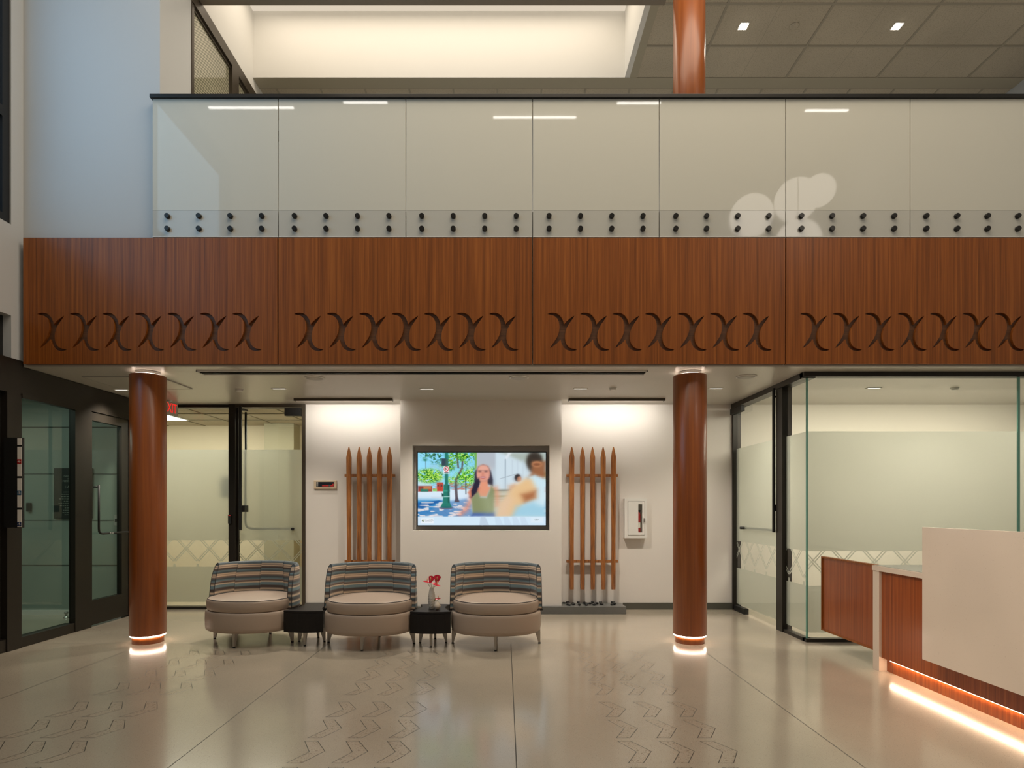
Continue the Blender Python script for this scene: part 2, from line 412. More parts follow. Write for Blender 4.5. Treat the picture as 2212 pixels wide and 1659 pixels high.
def catmull(pts, k=4, closed=True):
    n = len(pts); out = []
    for i in range(n if closed else n-1):
        g = lambda j: Vector(pts[j % n] if closed else pts[max(0, min(n-1, j))])
        p0, p1, p2, p3 = g(i-1), g(i), g(i+1), g(i+2)
        for t in range(k):
            t = t/k
            out.append(tuple(0.5*((2*p1)+(-p0+p2)*t+(2*p0-5*p1+4*p2-p3)*t*t+(-p0+3*p1-3*p2+p3)*t**3)))
    if not closed: out.append(tuple(pts[-1]))
    return out
# ---------------------------------------------------------------- floor with its inlaid chevrons and joints
def floor_mesh():
    loops, kind = [], []
    rows = [5.561, 5.228, 4.892, 4.545, 4.098, 3.753, 3.413, 3.073, 2.63, 2.29]
    for gx in (-2.52, -0.69, 1.14):
        for yt in rows:
            for c in range(3):
                x0 = gx-0.241*c
                p = [(x0, yt), (x0+.081, yt), (x0+.167, yt-.143), (x0+.086, yt-.295), (x0+.001, yt-.295), (x0+.077, yt-.151)]
                loops.append(p); kind.append(2)
                loops.append(offset_poly(p, -0.0044)); kind.append(1)
    for k in range(-2, 4):
        x = 0.063+1.83*k
        loops.append([(x-.003, -3.5), (x+.003, -3.5), (x+.003, 5.84), (x-.003, 5.84)]); kind.append(2)
    loops.append([(-4.7, 5.838), (3.1, 5.838), (3.1, 5.843), (-4.7, 5.843)]); kind.append(2)
    vo, fo, of = cdt([(-8, -3.5), (7, -3.5), (7, 9.8), (-8, 9.8)], loops)
    me = bpy.data.meshes.new('floor'); me.from_pydata([(v.x, v.y, 0) for v in vo], [], [list(f) for f in fo])
    for p, s in zip(me.polygons, of):
        ks = [kind[i-1] for i in s if i > 0]
        p.material_index = 1 if 1 in ks else (2 if 2 in ks else 0)
    return me
o = link('floor', floor_mesh(), ['terrazzo', 'terrazzo_inlay', 'joint_strip'], world=False); o['kind'] = 'structure'

# ---------------------------------------------------------------- hall walls and ceilings
XL = -4.72
b = MB()
b.box(XL-.16, XL, 5.58, 5.72, 2.78, 8.6).box(XL-.16, XL, -3.5, 1.2, 0, 8.6).box(XL-.16, XL, 1.2, 5.58, 7.3, 8.6).box(XL-.16, XL, 1.2, 5.58, 3.2, 4.07)
b.box(XL-.16, XL, 1.2, 4.3, 0, 3.2)
S(b, 'wall_left', 'hall_wall')
b = MB().box(XL-.16, -3.38, 5.72, 5.90, 4.262, 8.6)
S(b, 'wall_back', 'hall_wall')
S(MB().box(-3.52, -3.38, 5.90, 6.29, 4.262, 8.6), 'wall_side.001', 'hall_wall')
b = MB().box(-3.52, -3.38, 6.29, 8.7, 6.96, 8.6)
S(b, 'wall_side', 'cove_white')
S(MB().box(7, 7.15, -3.5, 9.8, 0, 8.6), 'wall_right', 'hall_wall')
S(MB().box(XL-.16, 7.15, -3.65, -3.5, 0, 8.6), 'wall_rear', 'hall_wall')
S(MB().box(XL-.16, 7.15, -3.65, 6.6, 8.6, 8.7), 'ceiling', 'gyp_ceiling')
S(MB().box(1.78, 7, 6.30, 6.42, 7.16, 8.6).box(-3.38, 1.78, 6.36, 6.49, 6.95, 8.6), 'beam', 'beam_shaded')
S(MB().box(-3.5, 7, 8.7, 8.8, 4.262, 7.3), 'wall_back.001', 'hall_wall')
# upper ceiling: plaster border round the light cove, acoustic tiles beyond
b = MB()
b.box(1.62, 1.78, 6.42, 7.86, 7.14, 7.2).box(-3.38, 7, 7.845, 8.03, 7.135, 7.2)
b.box(1.78, 7, 6.42, 7.84, 7.145, 7.2, 1).box(-3.38, 7, 8.03, 8.7, 7.145, 7.2, 1)
for x in (2.563, 3.783, 5.003, 6.223): b.box(x-.014, x+.014, 6.42, 7.84, 7.139, 7.15, 2)
for x in (3.173, 4.393, 5.613, 6.8): b.box(x-.003, x+.003, 6.42, 7.84, 7.1445, 7.15, 2)
for y in (7.304, 6.694): b.box(1.78, 7, y-.014, y+.014, 7.1385, 7.15, 2)
for k in range(-6, 12):
    x = -0.1+.61*k
    if -3.38 < x < 7: b.box(x-.012, x+.012, 8.03, 8.7, 7.139, 7.15, 2)
b.box(-3.38, 7, 8.031, 8.045, 7.1365, 7.15, 2)
S(b, 'ceiling.001', ['gyp_ceiling', 'acoustic_tile', 't_bar'])
# the cove: bright white tray let into the ceiling
b = MB()
b.box(-3.38, 1.68, 7.835, 7.90, 7.139, 8.10).box(1.615, 1.68, 6.49, 7.84, 7.139, 8.10).box(-3.38, 1.62, 6.49, 6.50, 7.0, 8.10).box(-3.38, 1.68, 6.49, 7.90, 8.03, 8.10, 1)
S(b, 'ceiling.002', ['cove_white', 'cove_panel'])

# floor slab of the gallery; its underside is the low ceiling
b = MB()
b.box(XL-.03, 7, 5.72, 8.8, 2.80, 4.262, 0)
b.box(XL-.03, 7, 5.703, 9.8, 2.74, 2.80, 1)
S(b, 'ceiling.003', ['hall_wall', 'soffit_paint'])

# lower back wall, the projecting wall that holds the screen
S(MB().box(-2.66, 3.05, 7.80, 7.95, 0, 2.74), 'wall_back.002', 'white_wall')
TX0, TX1 = U(865, 7.5), U(1213, 7.5)
NX0, NX1, NZ0, NZ1 = U(891, 7.5), U(1187, 7.5), V(1146, 7.5), V(962, 7.5)
b = MB()
b.box(TX0, NX0, 7.5, 7.8, 0, 2.74).box(NX1, TX1, 7.5, 7.8, 0, 2.74).box(NX0, NX1, 7.5, 7.8, 0, NZ0).box(NX0, NX1, 7.5, 7.8, NZ1, 2.74)
b.box(NX0, NX1, 7.68, 7.8, NZ0, NZ1)
S(b, 'wall_back.003', 'white_wall')
S(MB().box(-2.66, TX0, 7.785, 7.80, 0, .09).box(U(1352, 7.6), 3.05, 7.785, 7.80, 0, .09), 'baseboard_back', 'granite_base')
# vestibule behind the left storefront
b = MB()
b.box(-8, XL-.02, 7.42, 7.56, 0, 2.8, 0)
for z in (2.383, 1.788, 1.20, .628): b.box(-8, XL-.02, 7.417, 7.43, z-.006, z+.006, 1)
b.box(-8, XL-.02, 7.405, 7.43, 0, .06, 2)
S(b, 'wall_vestibule', ['grey_tile', 'tile_joint', 'white_wall'])
S(MB().box(-8.1, -8, 3, 9.8, 0, 2.8).box(-8, XL-.1, 2.9, 3.0, 0, 2.8), 'wall_vestibule.001', 'grey_tile')
S(MB().box(-8, XL-.10, 3, 7.56, 2.8, 2.9), 'ceiling.004', 'gyp_ceiling')
# small office at the back left
b = MB()
b.box(-6.6, -2.56, 9.7, 9.8, 0, 2.74).box(-6.7, -6.6, 7.95, 9.8, 0, 2.74).box(-2.66, -2.56, 7.95, 9.8, 0, 2.74)
S(b, 'wall_office', 'cream_wall')
S(MB().box(U(572, 9.45), U(636, 9.45), 9.42, 9.7, 0, 2.72), 'wall_office.001', 'olive_wall')
b = MB().box(-6.6, -2.66, 7.96, 9.7, 2.722, 2.739, 0)
for y in (8.45, 9.06): b.box(-6.6, -2.66, y-.010, y+.010, 2.7155, 2.73, 1)
for k in range(8): b.box(-6.2+.61*k-.010, -6.2+.61*k+.010, 7.96, 9.7, 2.716, 2.73, 1)
S(b, 'ceiling.005', ['acoustic_tile', 't_bar_dark'])
# meeting room on the right
b = MB()
b.box(3.05, 7, 7.80, 7.95, 0, 2.74)
S(b, 'wall_room', 'room_wall')

# ---------------------------------------------------------------- left storefront
r = struct_root('window_1', (XL, 6.0, 0))
b = MB()
b.box(XL-.09, XL+.02, 4.3, 5.70, 2.46, 2.79).box(XL-.09, XL+.02, 5.70, 7.80, 2.46, 2.735)
b.box(XL-.09, XL+.03, 5.50, 5.665, 0, 2.46)
b.box(XL-.09, XL+.02, 5.665, 6.38, 0, .10)
b.box(XL-.045, XL+.025, 6.38, 6.63, 0, 2.46)
b.box(XL-.09, XL+.02, 4.3, 5.50, 0, .12).box(XL-.09, XL+.02, 4.3, 4.42, 0, 2.46).box(XL-.05, XL-.03, 4.42, 5.5, .12, 2.46)
b.box(XL-.075, XL-.055, 5.665, 5.70, .10, 2.46).box(XL-.02, XL+.04, 5.665, 6.38, 2.43, 2.47)
b.done('frame', 'bronze', r)
MB().box(XL-.040, XL-.030, 5.665, 6.38, .10, 2.46).done('pane', 'vestibule_glass', r)
r = struct_root('door_1', (XL, 7.0, 0))
b = MB()
b.box(XL-.05, XL+.01, 6.635, 6.66, .02, 2.455).box(XL-.05, XL+.01, 7.175, 7.30, .02, 2.455).box(XL-.05, XL+.01, 6.66, 7.175, .02, .30).box(XL-.05, XL+.01, 6.66, 7.175, 2.36, 2.455)
b.done('door_leaf', 'bronze', r)
MB().box(XL-.03, XL-.02, 6.66, 7.175, .30, 2.36).done('pane', 'vestibule_glass', r)
MB().box(XL-.09, XL+.02, 7.31, 7.80, 0, 2.46).done('frame', 'bronze', r)
z = 1.06
pts = [(XL+.06, 6.70, 1.62), (XL+.06, 6.70, z+.06), (XL+.06, 6.705, z+.025), (XL+.06, 6.73, z+.004), (XL+.06, 6.77, z), (XL+.06, 7.24, z)]
h = MB().tube(pts, .012, 8).tube([(XL, 7.22, z), (XL+.06, 7.22, z)], .010, 8).tube([(XL, 6.70, 1.6), (XL+.06, 6.70, 1.6)], .010, 8).done('push_bar', 'matte_black', r)
lettering('lettering', 'PUSH', .030, (XL+.075, 6.90, z), 'box_text', h, '+x')
# windows above the storefront
r = struct_root('window_2', (XL-.1, 3.4, 4.07))
b = MB()
for a in ((5.50, 5.58, 4.07, 7.3), (1.2, 1.28, 4.07, 7.3), (1.28, 5.50, 4.07, 4.15), (1.28, 5.50, 7.2, 7.3), (1.28, 5.50, 5.06, 5.16), (3.35, 3.43, 4.15, 7.2)):
    b.box(XL-.07, XL-.015, *a)
b.done('frame', 'matte_black', r)
MB().box(XL-.05, XL-.04, 1.28, 5.50, 4.15, 7.2).done('pane', 'clear_glass', r)
r = struct_root('window_3', (XL-.1, 4.9, 2.8))
MB().box(XL-.12, XL-.08, 4.3, 5.58, 2.79, 2.83).box(XL-.12, XL-.08, 4.3, 5.58, 3.16, 3.2).box(XL-.12, XL-.08, 5.54, 5.58, 2.83, 3.16).done('frame', 'matte_black', r)
MB().box(XL-.11, XL-.10, 4.3, 5.54, 2.83, 3.16).done('pane', 'panel_window', r)

# ---------------------------------------------------------------- etched film: frosted fields with a clear band of crossing double lines
def film(parent, plane, s0, s1, phase, axis, z_top=2.14, z_bot=.09, thick=.0015):
    loops = [[(s0, .92), (s1, .92), (s1, z_top), (s0, z_top)], [(s0, z_bot), (s1, z_bot), (s1, .565), (s0, .565)]]
    per = .313; k0 = int((s0-phase)/per)-2
    def strip(p, q, wd):
        p = Vector(p); q = Vector(q); t = (q-p).normalized(); n = Vector((-t.y, t.x))*wd/2
        return [tuple(p-n), tuple(q-n), tuple(q+n), tuple(p+n)]
    for k in range(k0, k0+int((s1-s0)/per)+5):
        c = phase+k*per
        for sg in (-1, 1):
            for off in (-.016, .016):
                loops.append(strip((c-sg*.120+off, .94), (c+sg*.1565+off, .64), .0125))
        v = c+per/2
        loops.append([(v-.022, .555), (v+.022, .555), (v+.012, .605), (v-.012, .605)])
    vo, fo, of = cdt([(s0, z_bot-.02), (s1, z_bot-.02), (s1, z_top+.02), (s0, z_top+.02)], loops)
    keep = [f for f, s in zip(fo, of) if 0 in s and len(s) > 1]
    used = sorted({i for f in keep for i in f}); ix = {u: i for i, u in enumerate(used)}
    P = (lambda v: (v.x, plane, v.y)) if axis == 'y' else (lambda v: (plane, v.x, v.y))
    me = bpy.data.meshes.new('frosted_film')
    me.from_pydata([P(vo[u]) for u in used], [], [[ix[i] for i in (f if axis == 'y' else reversed(f))] for f in keep])
    return link('frosted_film', me, 'frosted_film', parent)

# ---------------------------------------------------------------- back left glazing
YB = 7.80
r = struct_root('window_4', (-4.15, YB, 0))
b = MB()
b.box(XL+.02, -3.68, YB, YB+.10, 2.70, 2.74).box(-3.683, -3.595, YB-.02, YB+.12, 0, 2.74).box(XL+.02, -3.683, YB, YB+.10, 0, .035).box(XL+.02, XL+.08, YB, YB+.10, 0, 2.74)
b.done('frame', 'bronze', r)
p = MB().box(XL+.08, -3.683, YB+.045, YB+.055, .035, 2.70).done('pane', 'clear_glass', r)
film(p, YB+.058, XL+.08, -3.683, U(397, YB), 'y')
c = MB().box(U(493.5, 7.78), U(500, 7.78), 7.765, 7.785, V(1131, 7.78), V(1112, 7.78)).done('card_reader', 'matte_black', r)
MB().box(U(494.5, 7.78), U(499, 7.78), 7.762, 7.766, V(1114, 7.78), V(1112.5, 7.78)).done('indicator_light', 'led_red', c)
r = struct_root('door_2', (-3.15, YB, 0))
b = MB().box(-3.595, -2.66, YB-.02, YB+.12, 2.70, 2.74).box(-2.705, -2.66, YB-.02, YB+.12, 0, 2.70)
b.done('frame', 'bronze_light', r)
p = MB().box(-3.575, -2.715, YB+.045, YB+.057, .035, 2.695).done('pane', 'clear_glass', r)
film(p, YB+.060, -3.575, -2.715, U(552, YB), 'y')
MB().box(-3.595, -3.575, YB+.03, YB+.08, .02, 2.70).box(-3.575, -2.715, YB+.035, YB+.067, .01, .055).done('stile', 'bronze', r)
x = U(520, 7.72)
MB().box(x-.014, x+.014, 7.70, 7.73, V(1145, 7.72), V(878, 7.72)).box(x-.012, x+.04, 7.73, 7.85, 2.655, 2.675).box(x-.012, x+.045, 7.73, 7.85, V(1106, 7.74), V(1092, 7.74)).done('pull_handle', 'matte_black', r)
x = U(529.5, 7.93); zz = V(1142, 7.93); xe = U(637, 7.93)
MB().tube([(x, 7.95, 2.66), (x, 7.95, zz+.09), (x+.01, 7.95, zz+.04), (x+.035, 7.95, zz+.012), (x+.09, 7.95, zz), (xe+.02, 7.95, zz)], .016, 8).tube([(xe, 7.95, zz), (xe, 7.82, zz)], .018, 10).done('panic_bar', 'matte_black', r)
MB().box(U(615, 7.74), -2.71, 7.73, 7.80, V(898, 7.74), V(881, 7.74)).done('door_closer', 'matte_black', r)

# ---------------------------------------------------------------- glass meeting room, right
XR = 3.07
r = struct_root('window_5', (XR, 6.2, 0))
b = MB()
b.box(3.03, 3.16, 5.93, 7.80, 2.68, 2.74).box(3.04, 3.145, 6.385, 6.53, 0, 2.68).box(3.05, 3.12, 5.93, 6.385, 0, .035)
b.done('frame', 'bronze', r)
p = MB().box(XR, XR+.012, 5.945, 6.385, .035, 2.68).done('pane', 'clear_glass', r)
film(p, XR+.014, 5.945, 6.385, 6.17, 'x')
MB().box(XR-.001, XR+.013, 5.93, 5.944, .035, 2.68).done('glass_edge', 'glass_edge', r)
r = struct_root('window_6', (4.2, 5.93, 0))
b = MB().box(3.03, 7, 5.90, 5.99, 2.69, 2.74).box(3.05, 7, 5.90, 5.97, 0, .035)
b.done('frame', 'bronze', r)
p = MB().box(XR+.014, 5.225, 5.93, 5.942, .035, 2.69).done('pane', 'clear_glass', r)
film(p, 5.944, XR+.014, 5.225, U(1758, 5.93), 'y')
p = MB().box(5.235, 7, 5.93, 5.942, .035, 2.69).done('pane', 'clear_glass', r)
film(p, 5.944, 5.235, 7, U(1758, 5.93), 'y')
MB().box(5.218, 5.240, 5.929, 5.943, .035, 2.69).done('glass_edge', 'glass_edge', r)
r = struct_root('door_3', (XR, 7.15, 0))
b = MB().box(3.04, 3.145, 7.76, 7.86, 0, 2.68)
b.done('frame', 'bronze', r)
p = MB().box(XR, XR+.012, 6.54, 7.75, .02, 2.665).done('pane', 'clear_glass', r)
film(p, XR+.014, 6.54, 7.75, 6.72, 'x')
b = MB().box(3.015, 3.04, 6.545, 6.575, V(1150, 6.54), V(838, 6.54)).box(3.03, 3.07, 6.55, 6.57, 2.60, 2.62).box(3.03, 3.07, 6.55, 6.575, V(1104, 6.54), V(1090, 6.54))
b.done('pull_handle', 'matte_black', r)
MB().box(3.045, 3.062, 6.50, 6.545, V(1130, 6.53), V(1107, 6.53)).done('latch_plate', 'steel', r)
y = DX(1602, 3.05)
MB().tube([(3.03, y, 1.10), (3.12, y, 1.10)], .017, 12).tube([(3.115, y, 1.10), (3.115, 6.62, 1.10)], .014, 8).done('panic_bar', 'matte_black', r)
MB().box(2.99, 3.05, 7.40, 7.74, 2.585, 2.665, bev=.008).done('door_closer', 'matte_black', r)
MB().box(3.045, 3.105, 7.42, 7.75, .0, .07).done('bottom_pivot', 'matte_black', r)

# ---------------------------------------------------------------- glazed side wall of the upper floor
r = struct_root('window_7', (-3.4, 7.3, 4.262))
b = MB()
b.box(-3.47, -3.36, 6.29, 8.7, 6.82, 6.96).box(-3.47, -3.37, 6.29, 6.335, 4.262, 6.82).box(-3.47, -3.36, 7.20, 7.38, 4.262, 6.82).box(-3.43, -3.385, 6.335, 8.7, 6.785, 6.83)
b.done('frame', 'bronze_light', r)
MB().box(-3.41, -3.40, 6.335, 7.20, 4.262, 6.79).done('pane', 'hatched_glass', r)
MB().box(-3.41, -3.40, 7.38, 8.7, 4.262, 6.79).done('pane', 'hatched_glass', r)
# ---------------------------------------------------------------- wood fascia with carved crescents
Kc = 1/659.3
def crescent(flip):
    o_ = [(245, 593), (270, 587), (300, 592), (325, 612), (341, 645), (345, 680), (340, 715), (325, 748), (300, 778), (260, 808)]
    i_ = [(285, 772), (305, 740), (317, 705), (320, 670), (314, 638), (300, 614), (278, 600)]
    op = catmull(o_, 3, False); ip = catmull([o_[-1]]+i_+[o_[0]], 3, False)[1:-1]
    pts = [((x-335)*Kc, -(y-707)*Kc) for x, y in op+ip]
    return [(-x, -y) for x, y in pts] if flip else pts
def fascia(x0, x1, first, label, ncar=7):
    z0, z1 = 2.757, 3.980
    loops = []
    for k in range(ncar):
        cx, cz = first+.3148*k, 3.067
        for fl in (False, True):
            p = offset_poly([(cx+a, cz+c) for a, c in crescent(fl)], .0035)
            if max(a for a, _ in p) < x1-.01: loops.append(p)
    vo, fo, of = cdt([(x0, z0), (x1, z0), (x1, z1), (x0, z1)], loops)
    bm = bmesh.new(); yf, yb = 5.655, 5.680
    vf = [bm.verts.new((v.x, yf, v.y)) for v in vo]
    for f, s in zip(fo, of):
        if s == {0}:
            try: bm.faces.new([vf[i] for i in f])
            except ValueError: pass
    bmesh.ops.delete(bm, geom=[v for v in bm.verts if not v.link_faces], context='VERTS')
    be = [e for e in bm.edges if len(e.link_faces) == 1]
    r = bmesh.ops.extrude_edge_only(bm, edges=be)
    for v in [g for g in r['geom'] if isinstance(g, bmesh.types.BMVert)]: v.co.y = yb
    root = thing('fascia_panel', label, 'wood panel', ((x0+x1)/2, 5.67, z0), 0, 'carved wood panels along the gallery edge')
    mb = MB(); mb.bm.free(); mb.bm = bm
    mb.done('front_board', 'sapele', root)
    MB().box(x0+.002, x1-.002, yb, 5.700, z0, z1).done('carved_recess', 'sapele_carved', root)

m1 = U(113.1, 5.66)
P = [(51, 599.5, m1), (602, 1149.5, U(637+30.4, 5.66)), (1151.5, 1695.5, U(1184+30.4, 5.66)), (1698, 2246, U(1729+30.4, 5.66))]
LB_ = ['carved wood fascia panel beside the white side wall', 'carved wood fascia panel above the chairs, second from the side wall',
       'carved wood fascia panel ending above the round column by the extinguisher cabinet', 'carved wood fascia panel above the glass meeting room and desk']
for (a, c, m0), lb in zip(P, LB_): fascia(U(a, 5.66), U(c, 5.66), m0, lb)

# ---------------------------------------------------------------- glass railing with standoffs
gx = [330, 602, 877, 1150.5, 1423.5, 1696, 1964.5, 2238]
sx = [[361, 429, 497, 565], [636, 704, 772, 840], [911, 979, 1047, 1115], [1186, 1254, 1321.5, 1389], [1460, 1526.5, 1594, 1661], [1731.5, 1798, 1865, 1932], [2001.5, 2068, 2134, 2200]]
GLB = ['white glass railing panel at the free end of the railing, beside the blank wall', 'white glass railing panel second from the free end', 'white glass railing panel third from the free end',
       'white glass railing panel in the middle, fourth from the free end', 'white glass railing panel in front of the round column, fifth from the free end', 'white glass railing panel sixth from the free end, mirroring two overlapping pale globes', 'white glass railing panel seventh from the free end, last one wholly in view']
dG = 5.665
for i in range(7):
    x0, x1 = U(gx[i], dG)+.004, U(gx[i+1], dG)-.004
    root = thing('glass_railing_panel', GLB[i], 'glass panel', ((x0+x1)/2, 5.66, 3.99), 0, 'white glass panels of the gallery railing')
    MB().box(x0, x1, 5.655, 5.668, 4.245, 5.325, bev=.001).done('pane', 'rail_glass', root)
    MB().box(x0, x1, 5.656, 5.667, 3.992, 4.245).done('lower_band', 'rail_glass_band', root)
    MB().box(x0, x1, 5.654, 5.669, 3.986, 3.992).done('bottom_edge', 'white_plastic', root)
    for px in sx[i]:
        for py in (466, 493.5):
            x = U(px, 5.64); z = V(py, 5.64)
            m_ = MB().tube([(x, 5.628, z), (x, 5.632, z), (x, 5.654, z)], .0245, 20, taper=[.9, 1, 1]).tube([(x, 5.654, z), (x, 5.72, z)], .016, 12)
            m_.done('standoff', 'dark_metal', root)
hr = MB().box(U(327, dG), 7, 5.63, 5.70, 5.325, 5.36, bev=.004)
o = hr.done('handrail', 'dark_metal'); tag(o, 'long dark metal handrail capping the white glass railing', 'handrail')

# ---------------------------------------------------------------- round columns
def column(x, y, label):
    root = thing('round_column', label, 'column', (x, y, 0), 0, 'round wooden columns')
    R = .1655
    MB().lathe(x, y, [(R-.004, .083), (R, .087), (R, 2.694), (R-.004, 2.698)], 96).done('shaft', 'column_wood', root)
    MB().lathe(x, y, [(.142, 0), (.142, .083)], 64).done('plinth', 'column_wood', root)
    MB().lathe(x, y, [(.150, .070), (.158, .070), (.158, .0825), (.150, .0825)], 64, cap=False).done('base_light_ring', 'led_ring', root)
    MB().lathe(x, y, [(.113, 2.698), (.113, 2.736)], 48).done('collar', 'steel', root)
    MB().lathe(x, y, [(.125, 2.699), (.142, 2.699), (.142, 2.704), (.125, 2.704)], 64, cap=False).done('top_light_ring', 'led_top', root)
    return root
column(U(320, 5.92), 5.92, 'round wooden column beside the dark storefront, glowing at its base')
column(U(1490, 5.92), 5.92, 'round wooden column near the extinguisher cabinet, glowing at its base')
root = thing('round_column', 'round wooden column rising behind the glass railing to the upper ceiling', 'column', (U(1490, 5.92), 5.94, 4.262), 0, 'round wooden columns')
MB().lathe(U(1490, 5.92), 5.94, [(.157, 4.264), (.157, 7.14)], 96).done('shaft', 'column_wood', root)
MB().lathe(U(1490, 5.92), 5.94, [(.175, 4.262), (.175, 4.28)], 64).done('base_ring', 'steel', root)

# ---------------------------------------------------------------- low ceiling fittings
x0, x1 = U(428, 5.9), U(1397, 5.9)
root = thing('linear_diffuser', 'long black linear air diffuser in the low ceiling', 'air diffuser', ((x0+x1)/2, 5.92, 2.73))
MB().box(x0, x1, 5.855, 5.865, 2.727, 2.7395).box(x0, x1, 5.995, 6.005, 2.727, 2.7395).box(x0, x0+.01, 5.855, 6.005, 2.727, 2.7395).box(x1-.01, x1, 5.855, 6.005, 2.727, 2.7395).done('trim_frame', 'white_plastic', root)
b = MB().box(x0+.01, x1-.01, 5.865, 5.995, 2.736, 2.7398)
b.done('slot', 'black_gap', root)
MB().box(x0+.01, x1-.01, 5.922, 5.928, 2.728, 2.736).box(x0+.01, x1-.01, 5.958, 5.964, 2.728, 2.736).done('blade', 'dark_metal', root)
for px, py, lb in ((680, 816, 'round white ceiling speaker above the chair nearest the office door'), (1121, 815, 'round white ceiling speaker above the wall screen'), (1612, 813, 'round white ceiling speaker above the glass room door')):
    d = HC*F/(1095-py); x = U(px, d)
    root = thing('ceiling_speaker', lb, 'speaker', (x, d, 2.73), 0, 'round speakers in the low ceiling')
    MB().lathe(x, d, [(.105, 2.7398), (.105, 2.733), (.092, 2.729), (.088, 2.731)], 48).done('rim', 'white_plastic', root)
    MB().lathe(x, d, [(.087, 2.7305), (.087, 2.729), (.05, 2.726), (.01, 2.725)], 40).done('grille', 'grey_plastic', root)
for px, py, lb in ((263, 842, 'small slot downlight by the storefront header'), (922, 840, 'small slot downlight above the screen wall, near its glowing wall-washer'), (1254, 839.5, 'small slot downlight in the low ceiling above the right-hand wooden rack'),
                   (1546, 839, 'small slot downlight beside the free column'), (603, 839.5, 'small slot downlight above the office door'), (1887, 838, 'small slot downlight inside the glass meeting room')):
    d = HC*F/(1095-py); x = U(px, d)
    root = thing('slot_downlight', lb, 'downlight', (x, d, 2.725), 0, 'slot downlights in the low ceiling')
    MB().box(x-.082, x+.082, d-.03, d-.022, 2.734, 2.7398).box(x-.082, x+.082, d+.022, d+.03, 2.734, 2.7398).box(x-.082, x-.074, d-.022, d+.022, 2.734, 2.7398).box(x+.074, x+.082, d-.022, d+.022, 2.734, 2.7398).done('trim_frame', 'white_plastic', root)
    MB().box(x-.074, x+.074, d-.012, d+.012, 2.737, 2.7396).done('lens', 'lamp_slot', root)
    spot('downlight_beam', (x, d, 2.72), (0, 0, 0), 125 if px != 1887 else 90, 115, 0.9, (1, .90, .76), .05)
for px, py, lb in ((517, 841, 'flat round detector above the office glazing'), (1324, 838, 'round white detector between the diffuser and the wall washer'), (2062, 838, 'small round detector inside the glass meeting room')):
    d = HC*F/(1095-py); x = U(px, d)
    root = thing('smoke_detector', lb, 'detector', (x, d, 2.72), 0, 'detectors in the low ceiling')
    MB().lathe(x, d, [(.045, 2.7398), (.045, 2.733)], 32).done('base', 'white_plastic', root)
    MB().lathe(x, d, [(.038, 2.733), (.036, 2.716), (.028, 2.712)], 32).done('cap', 'white_plastic', root)
# access panel
root = thing('access_panel', 'flush white access panel in the low ceiling by the storefront', 'access panel', (-4.0, 6.4, 2.73))
MB().box(-4.42, -3.62, 6.12, 6.74, 2.731, 2.7398).done('lid', 'soffit_paint', root)
MB().box(-4.43, -3.61, 6.11, 6.12, 2.729, 2.7398).box(-4.43, -3.61, 6.74, 6.75, 2.729, 2.7398).box(-4.43, -4.42, 6.12, 6.74, 2.729, 2.7398).box(-3.62, -3.61, 6.12, 6.74, 2.729, 2.7398).done('trim_frame', 'grey_plastic', root)
# wall washers
for a, c, lb, pw in ((636, 848, 'linear wall washer above the wooden rack by the office', 6), (1228, 1436, 'linear wall washer above the wooden rack by the extinguisher cabinet', 6)):
    x0, x1 = U(a, 7.38), U(c, 7.38)
    root = thing('wall_washer', lb, 'wall light', ((x0+x1)/2, 7.38, 2.71), 0, 'linear wall washers')
    MB().box(x0, x1, 7.35, 7.362, 2.708, 2.7398).box(x0, x0+.01, 7.362, 7.43, 2.712, 2.7398).box(x1-.01, x1, 7.362, 7.43, 2.712, 2.7398).done('housing', 'bronze_light', root)
    MB().prism([(7.364, 2.7390), (7.364, 2.716), (7.370, 2.716), (7.41, 2.7390)], x0+.012, x1-.012, 'x').done('lens', 'lamp_warm', root)
    area('wall_wash', ((x0+x1)/2, 7.42, 2.715), (math.radians(40), 0, 0), (x1-x0)*.98, .03, pw, (1, .94, .84))
# exit sign
root = thing('exit_sign', 'red lettered exit sign hanging behind the column near the storefront', 'exit sign', (-4.3, 7.5, 2.55))
MB().box(-4.335, -4.30, 7.34, 7.68, 2.555, 2.725, bev=.004).done('housing', 'grey_plastic', root)
MB().tube([(-4.317, 7.51, 2.725), (-4.317, 7.51, 2.74)], .03, 20).done('canopy', 'white_plastic', root)
lettering('lettering', 'EXIT', .175, (-4.2995, 7.51, 2.64), 'exit_red', root, '+x', sx=.78, depth=.002)

# ---------------------------------------------------------------- upper floor fittings
for px, lb in ((1606, 'bright square downlight in the tiled upper ceiling nearest the column'), (1938, 'bright square downlight in the tiled upper ceiling farther from the column')):
    d = F*5.77/(1095-57); x = U(px, d)
    root = thing('square_downlight', lb, 'downlight', (x, d, 7.13), 0, 'square downlights of the upper ceiling')
    MB().box(x-.055, x+.055, d-.055, d+.055, 7.138, 7.145).done('trim', 'white_plastic', root)
    MB().box(x-.043, x+.043, d-.043, d+.043, 7.134, 7.1385).done('lens', 'spot_white', root)
    spot('square_downlight_beam', (x, d, 7.12), (0, 0, 0), 60, 120, .8, (1, .86, .68), .05)
root = thing('smoke_detector', 'round detector in the tiled upper ceiling between two downlights', 'detector', (U(1716, 7.0), 7.0, 7.13))
MB().lathe(U(1716, 7.0), 7.0, [(.055, 7.1448), (.055, 7.136), (.045, 7.130)], 32).done('body', 'acoustic_tile', root)
